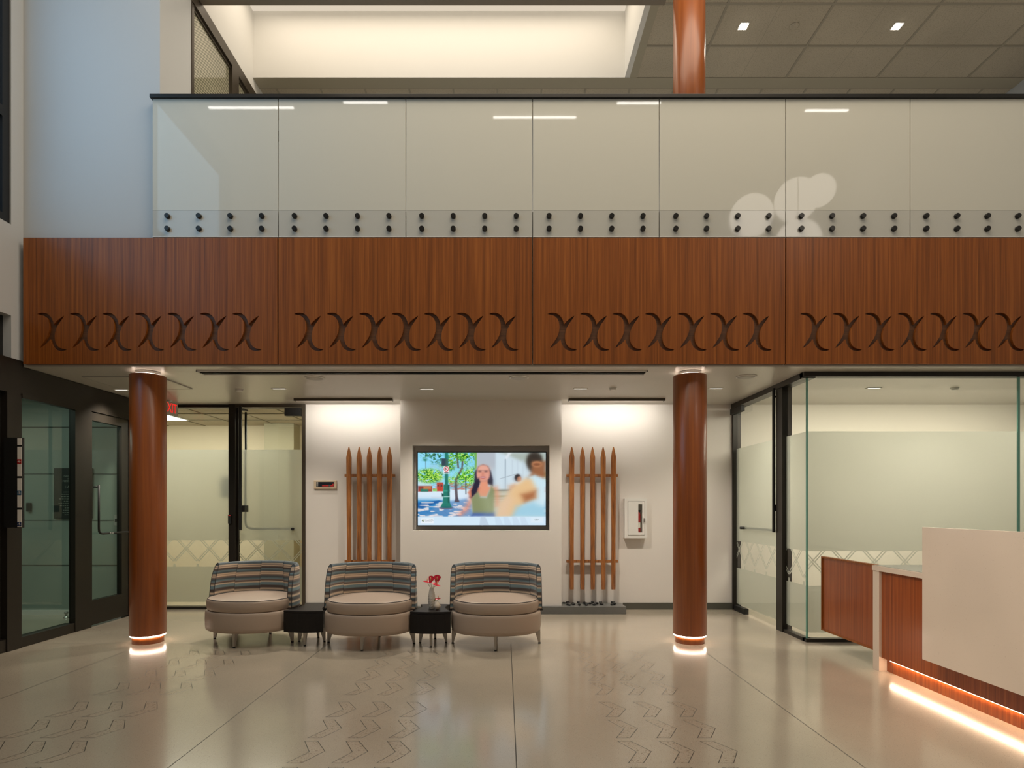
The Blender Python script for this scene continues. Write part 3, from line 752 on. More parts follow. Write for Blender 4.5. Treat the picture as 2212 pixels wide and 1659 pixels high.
# pendants of the hall: seen mirrored in the glass railing
for k, (px, py, D, rr) in enumerate(((1623, 467, 9.82, .345), (1720, 432, 9.6, .335), (1769, 412, 11.5, .30), (1724, 522, 9.1, .33))):
    y = 2*5.655-D; x = U(px, D); z = V(py, D)
    root = thing('globe_pendant', ['white globe pendant hanging lowest but one over the hall', 'white globe pendant overlapping a smaller globe in the mirror image', 'white globe pendant hanging highest over the hall', 'white globe pendant hanging lowest over the hall'][k], 'pendant light', (x, y, z-rr), 0, 'globe pendants over the hall')
    MB().lathe(x, y, [(max(.001, rr*math.sin(PI*i/28)), z-rr*math.cos(PI*i/28)) for i in range(29)], 48).done('globe', 'lamp_globe', root)
    MB().tube([(x, y, z+rr-.01), (x, y, 8.6)], .006, 8).tube([(x, y, z+rr-.02), (x, y, z+rr+.06)], .04, 16).done('cord', 'dark_metal', root)
for k, (px, py, D, ln) in enumerate(((542.5, 233.5, 8.52, 1.24), (789.5, 222.5, 8.41, .63), (1155, 254, 8.73, 1.24), (1380, 223, 8.42, .63), (1786, 239, 8.58, .63))):
    y = 2*5.655-D; x = U(px, D); z = 7.2
    root = thing('linear_pendant', ['long linear pendant hanging over the entrance side of the hall', 'short linear pendant hanging next to the long one over the entrance', 'long linear pendant hanging over the middle of the hall', 'short linear pendant hanging past the middle one', 'short linear pendant hanging over the desk side of the hall'][k], 'pendant light', (x, y, z), 0, 'linear pendants over the hall')
    MB().box(x-ln/2, x+ln/2, y-.02, y+.02, z+.006, z+.05).done('housing', 'white_plastic', root)
    MB().box(x-ln/2, x+ln/2, y-.018, y+.018, z-.006, z+.006).done('lens', 'lamp_line', root)
    MB().tube([(x-ln/3, y, z+.05), (x-ln/3, y, 8.6)], .003, 6).done('cable', 'steel', root)
    MB().tube([(x+ln/3, y, z+.05), (x+ln/3, y, 8.6)], .003, 6).done('cable', 'steel', root)

# ---------------------------------------------------------------- office and vestibule fittings
root = thing('ceiling_light_panel', 'flat lit ceiling panel inside the back office', 'ceiling light', (-5.2, 8.77, 2.70))
MB().box(-5.5, -4.89, 8.50, 9.03, 2.708, 2.717).done('frame', 'white_plastic', root)
MB().box(-5.48, -4.91, 8.52, 9.01, 2.704, 2.709).done('diffuser', 'lamp_panel', root)
area('office_light', (-4.6, 8.45, 2.69), (math.radians(12), 0, 0), 3.0, .7, 84, (1, .95, .78))
area('vestibule_light', (-6.3, 5.4, 2.77), (0, 0, 0), 1.5, 2.2, 28, (.84, 1.0, .90))
area('room_light', (4.9, 6.65, 2.70), (math.radians(12), 0, 0), 3.4, .7, 88, (1, .91, .74))
root = thing('wall_sign', 'small dark sign blurred behind the frosted office glass', 'sign', (-4.49, 9.69, 1.5))
MB().box(U(490, 9.68), U(517, 9.68), 9.675, 9.70, V(1074, 9.68), V(1032, 9.68)).done('board', 'dark_metal', root)
px0, px1 = U(117, 7.4), U(199, 7.4); pz0, pz1 = V(1120, 7.4), V(1011, 7.4)
root = thing('wall_plaque', 'dark engraved stone plaque on the tiled vestibule wall', 'plaque', ((px0+px1)/2, 7.40, pz0))
MB().box(px0, px1, 7.395, 7.416, pz0, pz1, bev=.003).done('slab', 'plaque', root)
cx = (px0+px1)/2
for tx, sz, py in (('OAHU  COUNTY', .030, 1029), ('EMPLOYEES', .026, 1034.5), ('FEDERAL CREDIT', .034, 1039.5), ('UNION', .024, 1046), ('HALE OLA', .044, 1052)):
    lettering('lettering', tx, sz, (cx, 7.3945, V(py, 7.4)), 'plaque_text', root)
b = MB(); random.seed(4)
for k in range(11):
    z = V(1063+k*4.9, 7.4); wd = .10+random.random()*.08
    x = cx-wd
    while x < cx+wd:
        q = random.uniform(.012, .03); b.box(x, x+q, 7.393, 7.396, z-.004, z+.004); x += q+.009
b.done('lettering', 'plaque_text', root)['kind'] = 'stuff'
o = MB().box(U(58, 7.4), U(66.5, 7.4), 7.385, 7.417, V(1105, 7.4), V(1086, 7.4), bev=.004).done('card_reader', 'matte_black')
tag(o, 'small black card reader on the vestibule wall near the joint line', 'card reader')
root = thing('wall_intercom', 'grey intercom box on the vestibule wall seen through the storefront door', 'intercom', (U(254, 7.4), 7.4, V(1135, 7.4)))
MB().box(U(247, 7.4), U(261, 7.4), 7.395, 7.417, V(1135, 7.4), V(1112, 7.4), bev=.004).done('case', 'grey_plastic', root)
MB().box(U(249, 7.4), U(259, 7.4), 7.391, 7.396, V(1127, 7.4), V(1121, 7.4)).done('display', 'matte_black', root)
x = U(143, 7.2)
o = MB().lathe(x, 7.2, [(.03, 0), (.028, .01), (.012, .015), (.012, .05), (.022, .055), (.022, .072), (.015, .078)], 24).done('door_stop', 'steel'); tag(o, 'small steel door stop on the vestibule floor', 'door stop')
# height chart strip on the storefront post
d = 5.47
root = thing('height_chart_strip', 'height chart strip with 6, 5 and 4 tabs on the storefront post', 'height chart', (U(40, d), d, V(1140, d)))
MB().box(XL+.02, U(47, d), d+.004, d+.03, V(1140, d), V(945, d)).done('backing', 'matte_black', root)
for n_, (a, c, t0, t1, mt) in enumerate(((946.5, 961, None, None, None), (965, 1028.5, 992, 1002, 'red_paint'), (1033, 1096.5, 1060, 1069.5, 'blue_tab'), (1101, 1138.5, 1128, 1136.5, 'navy_tab'))):
    st_ = MB().box(U(37.3, d), U(46.3, d), d, d+.004, V(c, d), V(a, d)).done('white_strip', 'white_tab', root)
    if t0:
        tb = MB().box(U(37.3, d), U(46.3, d), d-.002, d, V(t1, d), V(t0, d)).done('number_tab', mt, root)
        lettering('number', '-%d-' % (7-n_), .034, (U(41.8, d), d-.0025, V((t0+t1)/2, d)+.001), 'white_tab', root, depth=.0003, sx=.9)

# ---------------------------------------------------------------- wooden racks
spear_prof = [(-1.55, 0.0), ]
def rack(px_list, label, seed):
    random.seed(seed)
    dW = 7.70
    zt, zb = V(965, dW), V(1273, dW)
    xs = [U(p, dW) for p in px_list]
    root = thing('wooden_rack', label, 'wall ornament', ((xs[0]+xs[-1])/2, 7.75, zb), 0, 'racks of upright wooden spears')
    for i, x in enumerate(xs):
        H = zt-zb
        pr = [(0, .0255), (.02, .027), (.18, .0275), (.33, .026), (.50, .0285), (.62, .030), (.74, .0305), (.86, .0325), (.925, .0335), (.965, .020), (.993, .008), (1, .003)]
        rings = []
        lean = random.uniform(-.003, .003)
        for t, hw in pr:
            z = zb+H*t; dp = .019 if t < .93 else .019*hw/.0335+.002; c = x+lean*(t-.5)
            e = min(hw, dp)*.35
            rings.append([(c-hw+e, dW-dp, z), (c+hw-e, dW-dp, z), (c+hw, dW-dp+e, z), (c+hw, dW+dp-e, z), (c+hw-e, dW+dp, z), (c-hw+e, dW+dp, z), (c-hw, dW+dp-e, z), (c-hw, dW-dp+e, z)])
        MB().rings(rings, smooth=False).done('spear', 'koa', root)
    for py in (1027, 1212.5):
        z = V(py, 7.73); a, c = xs[0]-.067, xs[-1]+.067
        MB().box(a, c, 7.722, 7.765, z-.018, z+.018, bev=.004).done('rail', 'koa_rail', root)
    for x in (xs[0]-.04, xs[-1]+.04):
        for py in (1027, 1212.5):
            MB().tube([(x, 7.765, V(py, 7.73)), (x, 7.80, V(py, 7.73))], .012, 10).done('spacer', 'dark_metal', root)
rack([754, 776, 798, 820, 841.5], 'rack of five upright wooden spears between the office door and the screen', 1)
rack([1235, 1258, 1280, 1303, 1325], 'rack of five upright wooden spears above the pebble-topped ledge', 2)

# granite ledge and pebbles
lx0, lx1 = U(1171, 7.46), U(1352, 7.46)
root = thing('granite_ledge', 'low grey granite ledge along the foot of the screen wall', 'ledge', (lx1, 7.6, 0))
MB().box(-1.345, lx1, 7.44, 7.498, 0, .098, bev=.003).done('front_curb', 'granite', root)
MB().box(TX1+.002, lx1, 7.499, 7.784, 0, .092, bev=.002).done('top_slab', 'granite', root)
random.seed(11)
pebs = []
for k in range(46):
    x = random.uniform(TX1+.04, U(1330, 7.6)); y = random.uniform(7.53, 7.74)
    if any((x-a)**2/1.9+(y-c)**2 < .0011 for a, c in pebs): continue
    pebs.append((x, y))
    rx, ry, rz = random.uniform(.020, .032), random.uniform(.016, .024), random.uniform(.010, .017)
    a = random.uniform(0, PI)
    ring = []
    for i in range(9):
        t = PI*i/8; s_ = max(.02, math.sin(t))
        ring.append([(rx*s_*math.cos(2*PI*j/12)*math.cos(a)-ry*s_*math.sin(2*PI*j/12)*math.sin(a)+x, rx*s_*math.cos(2*PI*j/12)*math.sin(a)+ry*s_*math.sin(2*PI*j/12)*math.cos(a)+y, .092+rz-rz*math.cos(t)) for j in range(12)])
    o = MB().rings(ring).done('pebble', 'pebble')
    tag(o, 'smooth black pebble on the granite ledge under the wooden rack', 'pebble', 'black pebbles on the granite ledge')

# extinguisher cabinet
cx0, cx1, cz0, cz1 = U(1350, 7.7), U(1398.5, 7.7), V(1163, 7.7), V(1077, 7.7)
root = thing('extinguisher_cabinet', 'white wall cabinet with a slot window for the fire extinguisher', 'cabinet', ((cx0+cx1)/2, 7.75, cz0))
b = MB().box(cx0, cx0+.042, 7.72, 7.80, cz0, cz1).box(cx1-.032, cx1, 7.72, 7.80, cz0, cz1).box(cx0+.042, cx1-.032, 7.72, 7.80, cz0, cz0+.042).box(cx0+.042, cx1-.032, 7.72, 7.80, cz1-.036, cz1).box(cx0+.042, cx1-.032, 7.79, 7.80, cz0+.042, cz1-.036)
b.done('body', 'white_enamel', root)
dx0, dx1, dz0, dz1 = cx0+.045, cx1-.035, cz0+.045, cz1-.039
wx0, wx1, wz0, wz1 = U(1379, 7.71), U(1387.5, 7.71), V(1150, 7.71), V(1089, 7.71)
dr = MB().box(dx0, wx0, 7.714, 7.722, dz0, dz1).box(wx1, dx1, 7.714, 7.722, dz0, dz1).box(wx0, wx1, 7.714, 7.722, dz0, wz0).box(wx0, wx1, 7.714, 7.722, wz1, dz1).done('door', 'white_enamel', root)
MB().box(wx0, wx1, 7.717, 7.720, wz0, wz1).done('window', 'clear_glass', dr)
MB().box(U(1391.3, 7.7), U(1393, 7.7), 7.70, 7.714, V(1128, 7.7), V(1119, 7.7)).done('latch', 'steel', dr)
ex = (wx0+wx1)/2-.020
root = thing('fire_extinguisher', 'red fire extinguisher inside the white wall cabinet', 'fire extinguisher', (ex, 7.755, cz0+.045))
MB().lathe(ex, 7.755, [(.028, cz0+.045), (.031, cz0+.055), (.031, cz0+.30), (.024, cz0+.335), (.010, cz0+.35)], 28).done('tank', 'red_paint', root)
MB().lathe(ex, 7.755, [(.0315, cz0+.14), (.0315, cz0+.21)], 28, cap=False).done('label_band', 'white_tab', root)
MB().box(ex-.008, ex+.03, 7.745, 7.765, cz0+.35, cz0+.375).done('valve', 'dark_metal', root)
MB().tube([(ex+.01, 7.75, cz0+.36), (ex+.032, 7.742, cz0+.33), (ex+.036, 7.742, cz0+.2)], .004, 8).done('hose', 'matte_black', root)

# fire alarm panel
d = 7.77; ax0, ax1, az0, az1 = U(677.5, d), U(726.5, d), V(1056, d), V(1037.5, d)
root = thing('fire_alarm_panel', 'cream fire alarm keypad on the wall beside the office door', 'alarm panel', ((ax0+ax1)/2, 7.79, az0))
MB().box(ax0, ax1, 7.775, 7.80, az0, az1, bev=.004).done('faceplate', 'cream_plastic', root)
MB().box(U(683, d), U(721, d), 7.771, 7.776, V(1051, d), V(1041, d)).done('display', 'panel_window', root)
for px in (697.5, 701, 704.5, 708, 715.5, 719): MB().box(U(px, d)-.009, U(px, d)+.009, 7.768, 7.772, V(1050.5, d), V(1047.8, d)).done('red_button', 'led_red', root)
MB().box(U(718, d), U(720.6, d), 7.768, 7.772, V(1047, d), V(1045, d)).done('red_button', 'led_red', root)
MB().tube([(U(711.6, d), 7.772, V(1049.3, d)), (U(711.6, d), 7.762, V(1049.3, d))], .008, 12).done('key_switch', 'steel', root)
for k in range(4): MB().box(U(683.8, d), U(687.3, d), 7.769, 7.772, V(1050-k*2.4, d), V(1048.6-k*2.4, d)).done('grey_button', 'grey_plastic', root)
# ---------------------------------------------------------------- tub chairs (built at the origin, front towards -y)
def oval(a, b_, n=72, e=2.25, y0=0.0):
    out = []
    for i in range(n):
        t = 2*PI*i/n; c, s_ = math.cos(t), math.sin(t)
        out.append((a*math.copysign(abs(c)**(2/e), c), y0+b_*math.copysign(abs(s_)**(2/e), s_)))
    return out
def make_chair(label):
    r = thing('tub_chair', label, 'armchair', (0, 0, 0), 0, 'striped-back tub chairs in the lounge row')
    rings = []
    for z, k in ((.146, .90), (.148, .955), (.158, .985), (.19, .998), (.25, 1.0), (.31, .998), (.335, .99), (.343, .975), (.345, .93)):
        rings.append([(x*k, y*k, z) for x, y in oval(.449, .385)])
    MB().rings(rings).done('base', 'tan_vinyl', r, world=False)
    def cush(x, y, z, k):
        return (x*k, y*k-.012, z)
    rings = []
    for z, k in ((.347, .93), (.349, .965), (.36, .985), (.40, 1.0), (.435, .998), (.450, .985), (.457, .965)):
        rings.append([cush(x, y, z, k) for x, y in oval(.428, .370)])
    for k in (.90, .80, .65, .48, .30, .12):
        rings.append([(x*k, y*k-.012, .457+.030*(1-k**2)**.8+.0*y) for x, y in oval(.428, .370)])
    c = MB().rings(rings).done('seat_cushion', 'tan_vinyl', r, world=False)
    pts = [(x*.968, y*.968-.012, .459) for x, y in oval(.428, .370)]; pts.append(pts[0])
    MB().tube(pts, .0028, 6).done('piping', 'piping', c, world=False)
    # back shell: a rounded slab swept round the rear, its front edges curving back towards the top
    zs = [.347, .40, .46, .52, .58, .64, .69, .73, .758, .776, .786]
    th = .046
    NS = 64
    bm = bmesh.new(); lay = bm.faces.layers.float.new('shift')
    def P(s_, z, inner):
        f = (z-.347)/.44
        end = math.radians(-7+12*max(0, f)**2.5)
        t = end+(PI-2*end)*s_
        top = max(0, (z-.72)/.066); ins = 0.021*(1-math.sqrt(max(0, 1-min(1, top)**2)))
        lean = .012*f
        a, b_ = .462-lean-ins, .405+lean*.3-ins
        if inner: a, b_ = .462-lean-th+ins, .405+lean*.3-th+ins
        c_, q = math.cos(t), math.sin(t)
        e = 2.15
        return (a*math.copysign(abs(c_)**(2/e), c_), b_*math.copysign(abs(q)**(2/e), q), z)
    loops = []
    for k in range(NS+1):
        s_ = k/NS
        lp = [bm.verts.new(P(s_, z, False)) for z in zs]+[bm.verts.new(P(s_, z, True)) for z in reversed(zs)]
        loops.append(lp)
    segs = [0, .005, -.003, .004, -.004]
    for k in range(NS):
        a, b_ = loops[k], loops[k+1]; n = len(a)
        for i in range(n):
            j = (i+1) % n
            f = bm.faces.new((a[i], a[j], b_[j], b_[i])); f.smooth = True
            f[lay] = segs[min(4, int((k+.5)/NS*5))]
    for lp in (loops[0], loops[-1]):
        n = len(lp)//2
        for i in range(n-1):
            f = bm.faces.new((lp[i], lp[i+1], lp[2*n-2-i], lp[2*n-1-i])); f.smooth = False
    mb = MB(); mb.bm.free(); mb.bm = bm
    bk = mb.done('backrest', 'striped_fabric', r, world=False)
    for s_ in (0, 1):
        pts = [Vector(P(s_, z, False)) for z in zs]+[Vector(P(s_, z, True)) for z in reversed(zs)]
        MB().tube(pts, .0032, 6).done('piping', 'piping', bk, world=False)
    for k in (1, 2, 3, 4):
        pts = [Vector(P(k/5, z, True))*1.0 for z in zs[2:]]
        MB().tube(pts, .0016, 5).done('seam', 'piping', bk, world=False)
    b = MB()
    for sx_ in (-1, 1): b.tube([(sx_*.44, -.05, .347), (sx_*.468, -.05, .347)], .008, 10)
    b.done('bolt', 'dark_metal', r, world=False)
    for (fx, fy, dx, dy) in ((0, -.325, 0, 1), (0, .325, 0, -1), (-.447, 0, 1, 0), (.447, 0, -1, 0)):
        # tapering flat legs, outer edge upright, inner edge sloping in
        rings = []
        for z, wd, th_ in ((.010, .020, .018), (.06, .034, .022), (.11, .052, .026), (.150, .070, .028)):
            x0_, y0_ = fx*.995, fy*.995
            px_, py_ = -dy, dx
            rings.append([(x0_+px_*th_/2, y0_+py_*th_/2, z), (x0_+dx*wd+px_*th_/2, y0_+dy*wd+py_*th_/2, z), (x0_+dx*wd-px_*th_/2, y0_+dy*wd-py_*th_/2, z), (x0_-px_*th_/2, y0_-py_*th_/2, z)])
        lg = MB().rings(rings, smooth=False).done('leg', 'leg_metal', r, world=False)
        MB().lathe(fx*.995+dx*.010, fy*.995+dy*.010, [(.013, 0), (.013, .012)], 16).done('foot', 'matte_black', lg, world=False)
    return r
chair = make_chair('striped-back tub chair turned slightly, nearest the round column by the storefront')
chair.location = (-2.578, 5.98, 0); chair.rotation_euler = (0, 0, math.radians(-9.6))
dup(chair, (-1.342, 5.865, 0), math.radians(-3), 'striped-back tub chair in the middle, between the two dark side tables')
dup(chair, (-.086, 5.86, 0), 0, 'striped-back tub chair in front of the granite ledge, at the far end from the storefront')

# ---------------------------------------------------------------- side tables that nest between the chairs
def make_table(label):
    r = thing('side_table', label, 'side table', (0, 0, 0), 0, 'dark side tables between the tub chairs')
    def plan(k=1.0):
        pts = []
        for i in range(13):
            t = -1+2*i/12; pts.append((.198*t, -.215-.035*(1-t*t)))        # bowed front
        for i in range(1, 12):
            t = -1+2*i/12; pts.append((.198-.022*(1+t)-.055*(1-t*t), .205*t))
        for i in range(13):
            t = 1-2*i/12; pts.append((.154*t, .205+.020*(1-t*t)))
        for i in range(1, 12):
            t = 1-2*i/12; pts.append((-.198+.022*(1+t)+.055*(1-t*t), .205*t))
        return [(x*k, y*k) for x, y in pts]
    MB().rings([[(x, y, z) for x, y in plan(k)] for z, k in ((.143, .985), (.147, 1), (.330, 1), (.333, .996))], smooth=False).done('body', 'espresso', r, world=False)
    MB().rings([[(x, y, z) for x, y in plan(k)] for z, k in ((.3335, .985), (.336, 1.004), (.352, 1.004), (.355, .998))], smooth=False).done('tabletop', 'espresso', r, world=False)
    for (fx, fy, dx, dy) in ((0, -.19, 0, 1), (0, .19, 0, -1), (-.140, 0, 1, 0), (.140, 0, -1, 0)):
        rings = []
        for z, wd, th_ in ((.010, .018, .018), (.06, .032, .022), (.11, .048, .026), (.150, .066, .028)):
            px_, py_ = -dy, dx
            rings.append([(fx+px_*th_/2, fy+py_*th_/2, z), (fx+dx*wd+px_*th_/2, fy+dy*wd+py_*th_/2, z), (fx+dx*wd-px_*th_/2, fy+dy*wd-py_*th_/2, z), (fx-px_*th_/2, fy-py_*th_/2, z)])
        lg = MB().rings(rings, smooth=False).done('leg', 'leg_metal', r, world=False)
        MB().lathe(fx+dx*.009, fy+dy*.009, [(.012, 0), (.012, .012)], 16).done('foot', 'matte_black', lg, world=False)
    return r
table = make_table('dark drum side table with a bare top, nearer the storefront')
table.location = (-1.960, 5.93, 0); table.rotation_euler = (0, 0, math.radians(-3))
dup(table, (-.720, 5.88, 0), 0, 'dark drum side table carrying the two flower vases')
TZ = .3555

# vases and anthuriums
vx, vy = U(932.5, 5.84), 5.84
root = thing('vase', 'tall white faceted vase with four red anthuriums', 'vase', (vx, vy, TZ))
prof = [(0, .026), (.02, .031), (.06, .0345), (.10, .0365), (.13, .0345), (.16, .029), (.185, .0235), (.197, .0215)]
rings = []
for i in range(15):
    h = .197*i/14
    rr = np.interp(h, [p[0] for p in prof], [p[1] for p in prof])
    n = 14
    rings.append([(vx+rr*(1+.035*((i+j) % 2))*math.cos(2*PI*(j+.5*(i % 2))/n), vy+rr*(1+.035*((i+j) % 2))*math.sin(2*PI*(j+.5*(i % 2))/n), TZ+h+(.012*math.cos(2*PI*j/n+1.2) if i == 14 else 0)) for j in range(n)])
MB().rings(rings, cap=True, smooth=False).done('body', 'ceramic', root)
MB().lathe(vx, vy, [(.018, TZ+.19), (.018, TZ+.205)], 14).done('opening', 'leaf_olive', root)
def spathe(c, ux, uy, nrm_, L, W):
    """heart-shaped, slightly cupped blade; ux points to its tip"""
    ux = Vector(ux).normalized(); n_ = Vector(nrm_).normalized(); uy = n_.cross(ux).normalized(); n_ = ux.cross(uy)
    c = Vector(c); rings = []
    M_ = 10; K = 28
    bm = MB()
    def pt(t, k):
        a = 2*PI*t
        # heart outline
        hx = -.25+.62*math.cos(a)+.18*math.cos(2*a)+.10*math.cos(3*a); hy = .62*math.sin(a)+.05*math.sin(2*a)*-1
        x, y = hx*k, hy*k
        zc = .18*(x*x+y*y)*L+.05*L*math.cos(3*y)*k-.10*L*max(0, x)**2
        return c+ux*(x*L)+uy*(y*W)+n_*zc
    top = [[pt(j/K, (i+.02)/M_) for j in range(K)] for i in range(M_+1)]
    bm.rings(top, cap=False)
    bot = [[p-n_*.0014 for p in r_] for r_ in top]
    bm.rings(bot, cap=False)
    bm.rings([top[-1], bot[-1]], cap=False)
    return bm
def anthurium(at, tip, nrm_, L, W, base, label, bend=(0, 0, 0), olive=False):
    at = Vector(at); base = Vector(base)
    r = thing('anthurium', label, 'flower', base, 0, 'red anthurium flowers in the vases')
    mid = (at+base)/2+Vector(bend)
    pts = [tuple(base*(1-t)**2+mid*2*t*(1-t)+at*t*t) for t in [i/8 for i in range(9)]]
    MB().tube(pts, .0022, 7).done('stem', 'stem_green', r)
    spathe(at, tip, None, nrm_, L, W).done('spathe', 'leaf_olive' if olive else 'spathe_red', r, recalc=True)
    sp_ = at+Vector(nrm_).normalized()*.004
    e = sp_+(Vector(nrm_).normalized()*.6+Vector((0, 0, 1))*.9).normalized()*.036
    MB().tube([sp_, sp_.lerp(e, .5), e], .0042, 8, taper=[1, 1, .5]).done('spadix', 'spadix', r)
def W_(zx, zy, y=5.84):   # picture crop (800..1200, 1180..1430 at 5.53x) -> world
    return (U(800+zx/5.53, y), y, V(1180+zy/5.53, y))
bs = (vx, vy, TZ+.192)
anthurium(W_(680, 425, 5.86), (-1, -.15, .08), (0.1, -.45, .9), .066, .042, (vx-.006, vy, TZ+.195), 'red anthurium pointing out sideways over the vase toward the middle chair', (-.01, 0, .01))
anthurium(W_(722, 405, 5.80), (-.35, -.3, -.9), (.05, -1, .25), .056, .050, (vx-.003, vy-.004, TZ+.195), 'red anthurium facing forward with an upright spadix')
anthurium(W_(797, 400, 5.865), (-.1, -.3, -1), (.1, -1, .3), .062, .058, (vx+.004, vy, TZ+.195), 'largest red anthurium at the top of the bunch')
anthurium(W_(795, 465, 5.79), (.95, -.1, -.35), (.2, -.5, .9), .062, .034, (vx+.007, vy-.003, TZ+.195), 'drooping red anthurium pointing toward the end chair', (.008, 0, .01))
bx_, by_ = U(800+800/5.53, 5.77), 5.77
root = thing('bud_vase', 'small round cream bud vase with one tiny red flower', 'vase', (bx_, by_, TZ))
MB().lathe(bx_, by_, [(.014, TZ), (.024, TZ+.008), (.032, TZ+.026), (.033, TZ+.038), (.026, TZ+.058), (.014, TZ+.074), (.0075, TZ+.084), (.008, TZ+.090)], 32).done('body', 'ceramic_bud', root)
anthurium(W_(812, 628, 5.77), (1, -.1, .12), (0, -.6, .8), .040, .020, (bx_, by_, TZ+.088), 'tiny red flower in the round bud vase')
root = thing('small_leaf', 'small olive leaf on the rim of the bud vase', 'leaf', (bx_-.01, by_, TZ+.088))
spathe(W_(772, 640, 5.77), (-.6, -.2, -.6), None, (0, -1, .3), .022, .016).done('blade', 'leaf_olive', root)
MB().tube([(bx_-.002, by_, TZ+.088), W_(772, 638, 5.772)], .0012, 6).done('stem', 'stem_green', root)

# ---------------------------------------------------------------- screen on the wall
def paint():
    SW, SH = 573, 327     # canvas; the drawing below uses the coordinates X 155..2065, Y 190..1280
    X0, X1_, Y0, Y1_ = 155., 2065., 190., 1280.
    yy, xx = np.mgrid[0:SH, 0:SW]
    X = X0+(xx+.5)/SW*(X1_-X0); Y = Y0+(yy+.5)/SH*(Y1_-Y0)
    img = np.zeros((SH, SW, 3))
    rng = np.random.RandomState(3)
    def sm(a): return 1/(1+np.exp(-np.clip(a, -30, 30)))
    def put(mask, col, al=1.0):
        m_ = (mask*al)[..., None]
        img[:] = img*(1-m_)+np.array(col)/255.*m_
    def poly(pts, soft=3.0):
        # signed distance by half-plane winding (works for any simple outline)
        inside = np.zeros(X.shape, bool); d2 = np.full(X.shape, 1e12)
        n = len(pts)
        for i in range(n):
            xa, ya = pts[i]; xb, yb = pts[(i+1) % n]
            c = ((ya > Y) != (yb > Y)) & (X < (xb-xa)*(Y-ya)/((yb-ya) if yb != ya else 1e-9)+xa)
            inside ^= c
            ex, ey = xb-xa, yb-ya; t = np.clip(((X-xa)*ex+(Y-ya)*ey)/(ex*ex+ey*ey+1e-9), 0, 1)
            d2 = np.minimum(d2, (X-xa-t*ex)**2+(Y-ya-t*ey)**2)
        d = np.sqrt(d2); return sm(np.where(inside, d, -d)/soft)
    def ell(cx, cy, rx, ry, soft=.06, rot=0.0):
        c, s_ = math.cos(rot), math.sin(rot); a = (X-cx)*c+(Y-cy)*s_; b_ = -(X-cx)*s_+(Y-cy)*c
        return sm((1-np.sqrt((a/rx)**2+(b_/ry)**2))/soft)
    def noise(sx_, sy_, seed):
        r_ = np.random.RandomState(seed); g = r_.rand(int((Y1_-Y0)/sy_)+3, int((X1_-X0)/sx_)+3)
        gx_ = (X-X0)/sx_; gy_ = (Y-Y0)/sy_; ix, iy = gx_.astype(int), gy_.astype(int); fx, fy = gx_-ix, gy_-iy
        fx = fx*fx*(3-2*fx); fy = fy*fy*(3-2*fy)
        return (g[iy, ix]*(1-fx)+g[iy, ix+1]*fx)*(1-fy)+(g[iy+1, ix]*(1-fx)+g[iy+1, ix+1]*fx)*fy
    fine = noise(16, 14, 1)*.6+noise(34, 30, 2)*.4
    def leaves(mask, seed, thr=.45, cols=((10, 60, 20), (60, 150, 20), (150, 210, 60))):
        f = noise(20, 13, seed)*.55+noise(42, 30, seed+9)*.45
        m_ = mask*sm((f-thr)*26)
        t = noise(13, 10, seed+5)
        put(m_*(t < .38), cols[0]); put(m_*((t >= .38) & (t < .66)), cols[1]); put(m_*(t >= .66), cols[2])
    # street side: sky, far towers, plaza
    put(np.ones(X.shape), (150, 222, 250)); put(sm((X-300)/90)*sm((520-Y)/120), (95, 190, 240), .35)
    put(poly([(340, 380), (440, 370), (440, 420), (340, 420)], 14), (165, 205, 225), .7)
    put(poly([(465, 380), (520, 380), (520, 640), (465, 640)], 8), (170, 205, 222), .7)
    put(sm((Y-735)/8), (214, 232, 246))
    put(poly([(155, 600), (300, 590), (375, 690), (155, 690)]), (190, 225, 235))
    put(poly([(160, 690), (370, 690), (370, 775), (160, 775)]), (150, 60, 50)); put(poly([(200, 735), (310, 735), (310, 775), (200, 775)]), (30, 120, 100)); put(poly([(240, 695), (355, 695), (355, 740), (240, 740)]), (215, 150, 90), .7)
    put(poly([(440, 640), (535, 640), (535, 770), (440, 770)]), (190, 60, 45)); put(poly([(450, 660), (520, 660), (520, 700), (450, 700)]), (60, 50, 60), .8)
    put(poly([(380, 735), (440, 735), (440, 770), (380, 770)]), (130, 200, 90))
    put(poly([(630, 650), (1000, 650), (1000, 740), (630, 740)]), (130, 150, 170), .55)
    put(sm((noise(30, 12, 30)-.6)*30)*poly([(380, 640), (1000, 640), (1000, 745), (380, 745)]), (210, 80, 60), .6)
    leaves(ell(330, 540, 200, 105, .10), 11, .30, ((40, 110, 30), (110, 190, 45), (185, 225, 90)))
    leaves(ell(660, 600, 60, 50, .2), 12, .3, ((90, 170, 50), (150, 210, 80), (200, 235, 120)))
    # shade and paving
    put(sm((Y-900-(X-155)*.0)/16)*sm((560-X)/60+(Y-905)/60), (30, 125, 190)); put(poly([(155, 945), (470, 905), (530, 915), (340, 985), (155, 1060)]), (22, 95, 165))
    put(poly([(500, 940), (880, 880), (960, 960), (980, 1150), (200, 1150)], 10), (95, 140, 190), .85)
    put(poly([(155, 1060), (300, 1010), (560, 1150), (155, 1150)], 8), (60, 130, 190))
    put(sm((noise(70, 22, 40)-.66)*30)*sm((Y-920)/12)*sm((900-X)/30), (235, 225, 225), .9)
    put((np.abs(((X-Y*1.3) % 130)-65) < 2.5)*sm((Y-960)/20)*sm((930-X)/20)*1., (50, 95, 150), .45)
    put(poly([(260, 1150), (420, 1110), (520, 1150)], 8), (240, 225, 225))
    put(poly([(360, 858), (640, 850), (640, 866), (360, 866)], 3), (200, 205, 215), .6)
    # palm, street tree, lamp post with a no-parking sign
    put(poly([(266, 310), (278, 310), (280, 440), (270, 440)], 2), (90, 120, 130), .7); put(ell(265, 303, 26, 16, .3), (50, 130, 110))
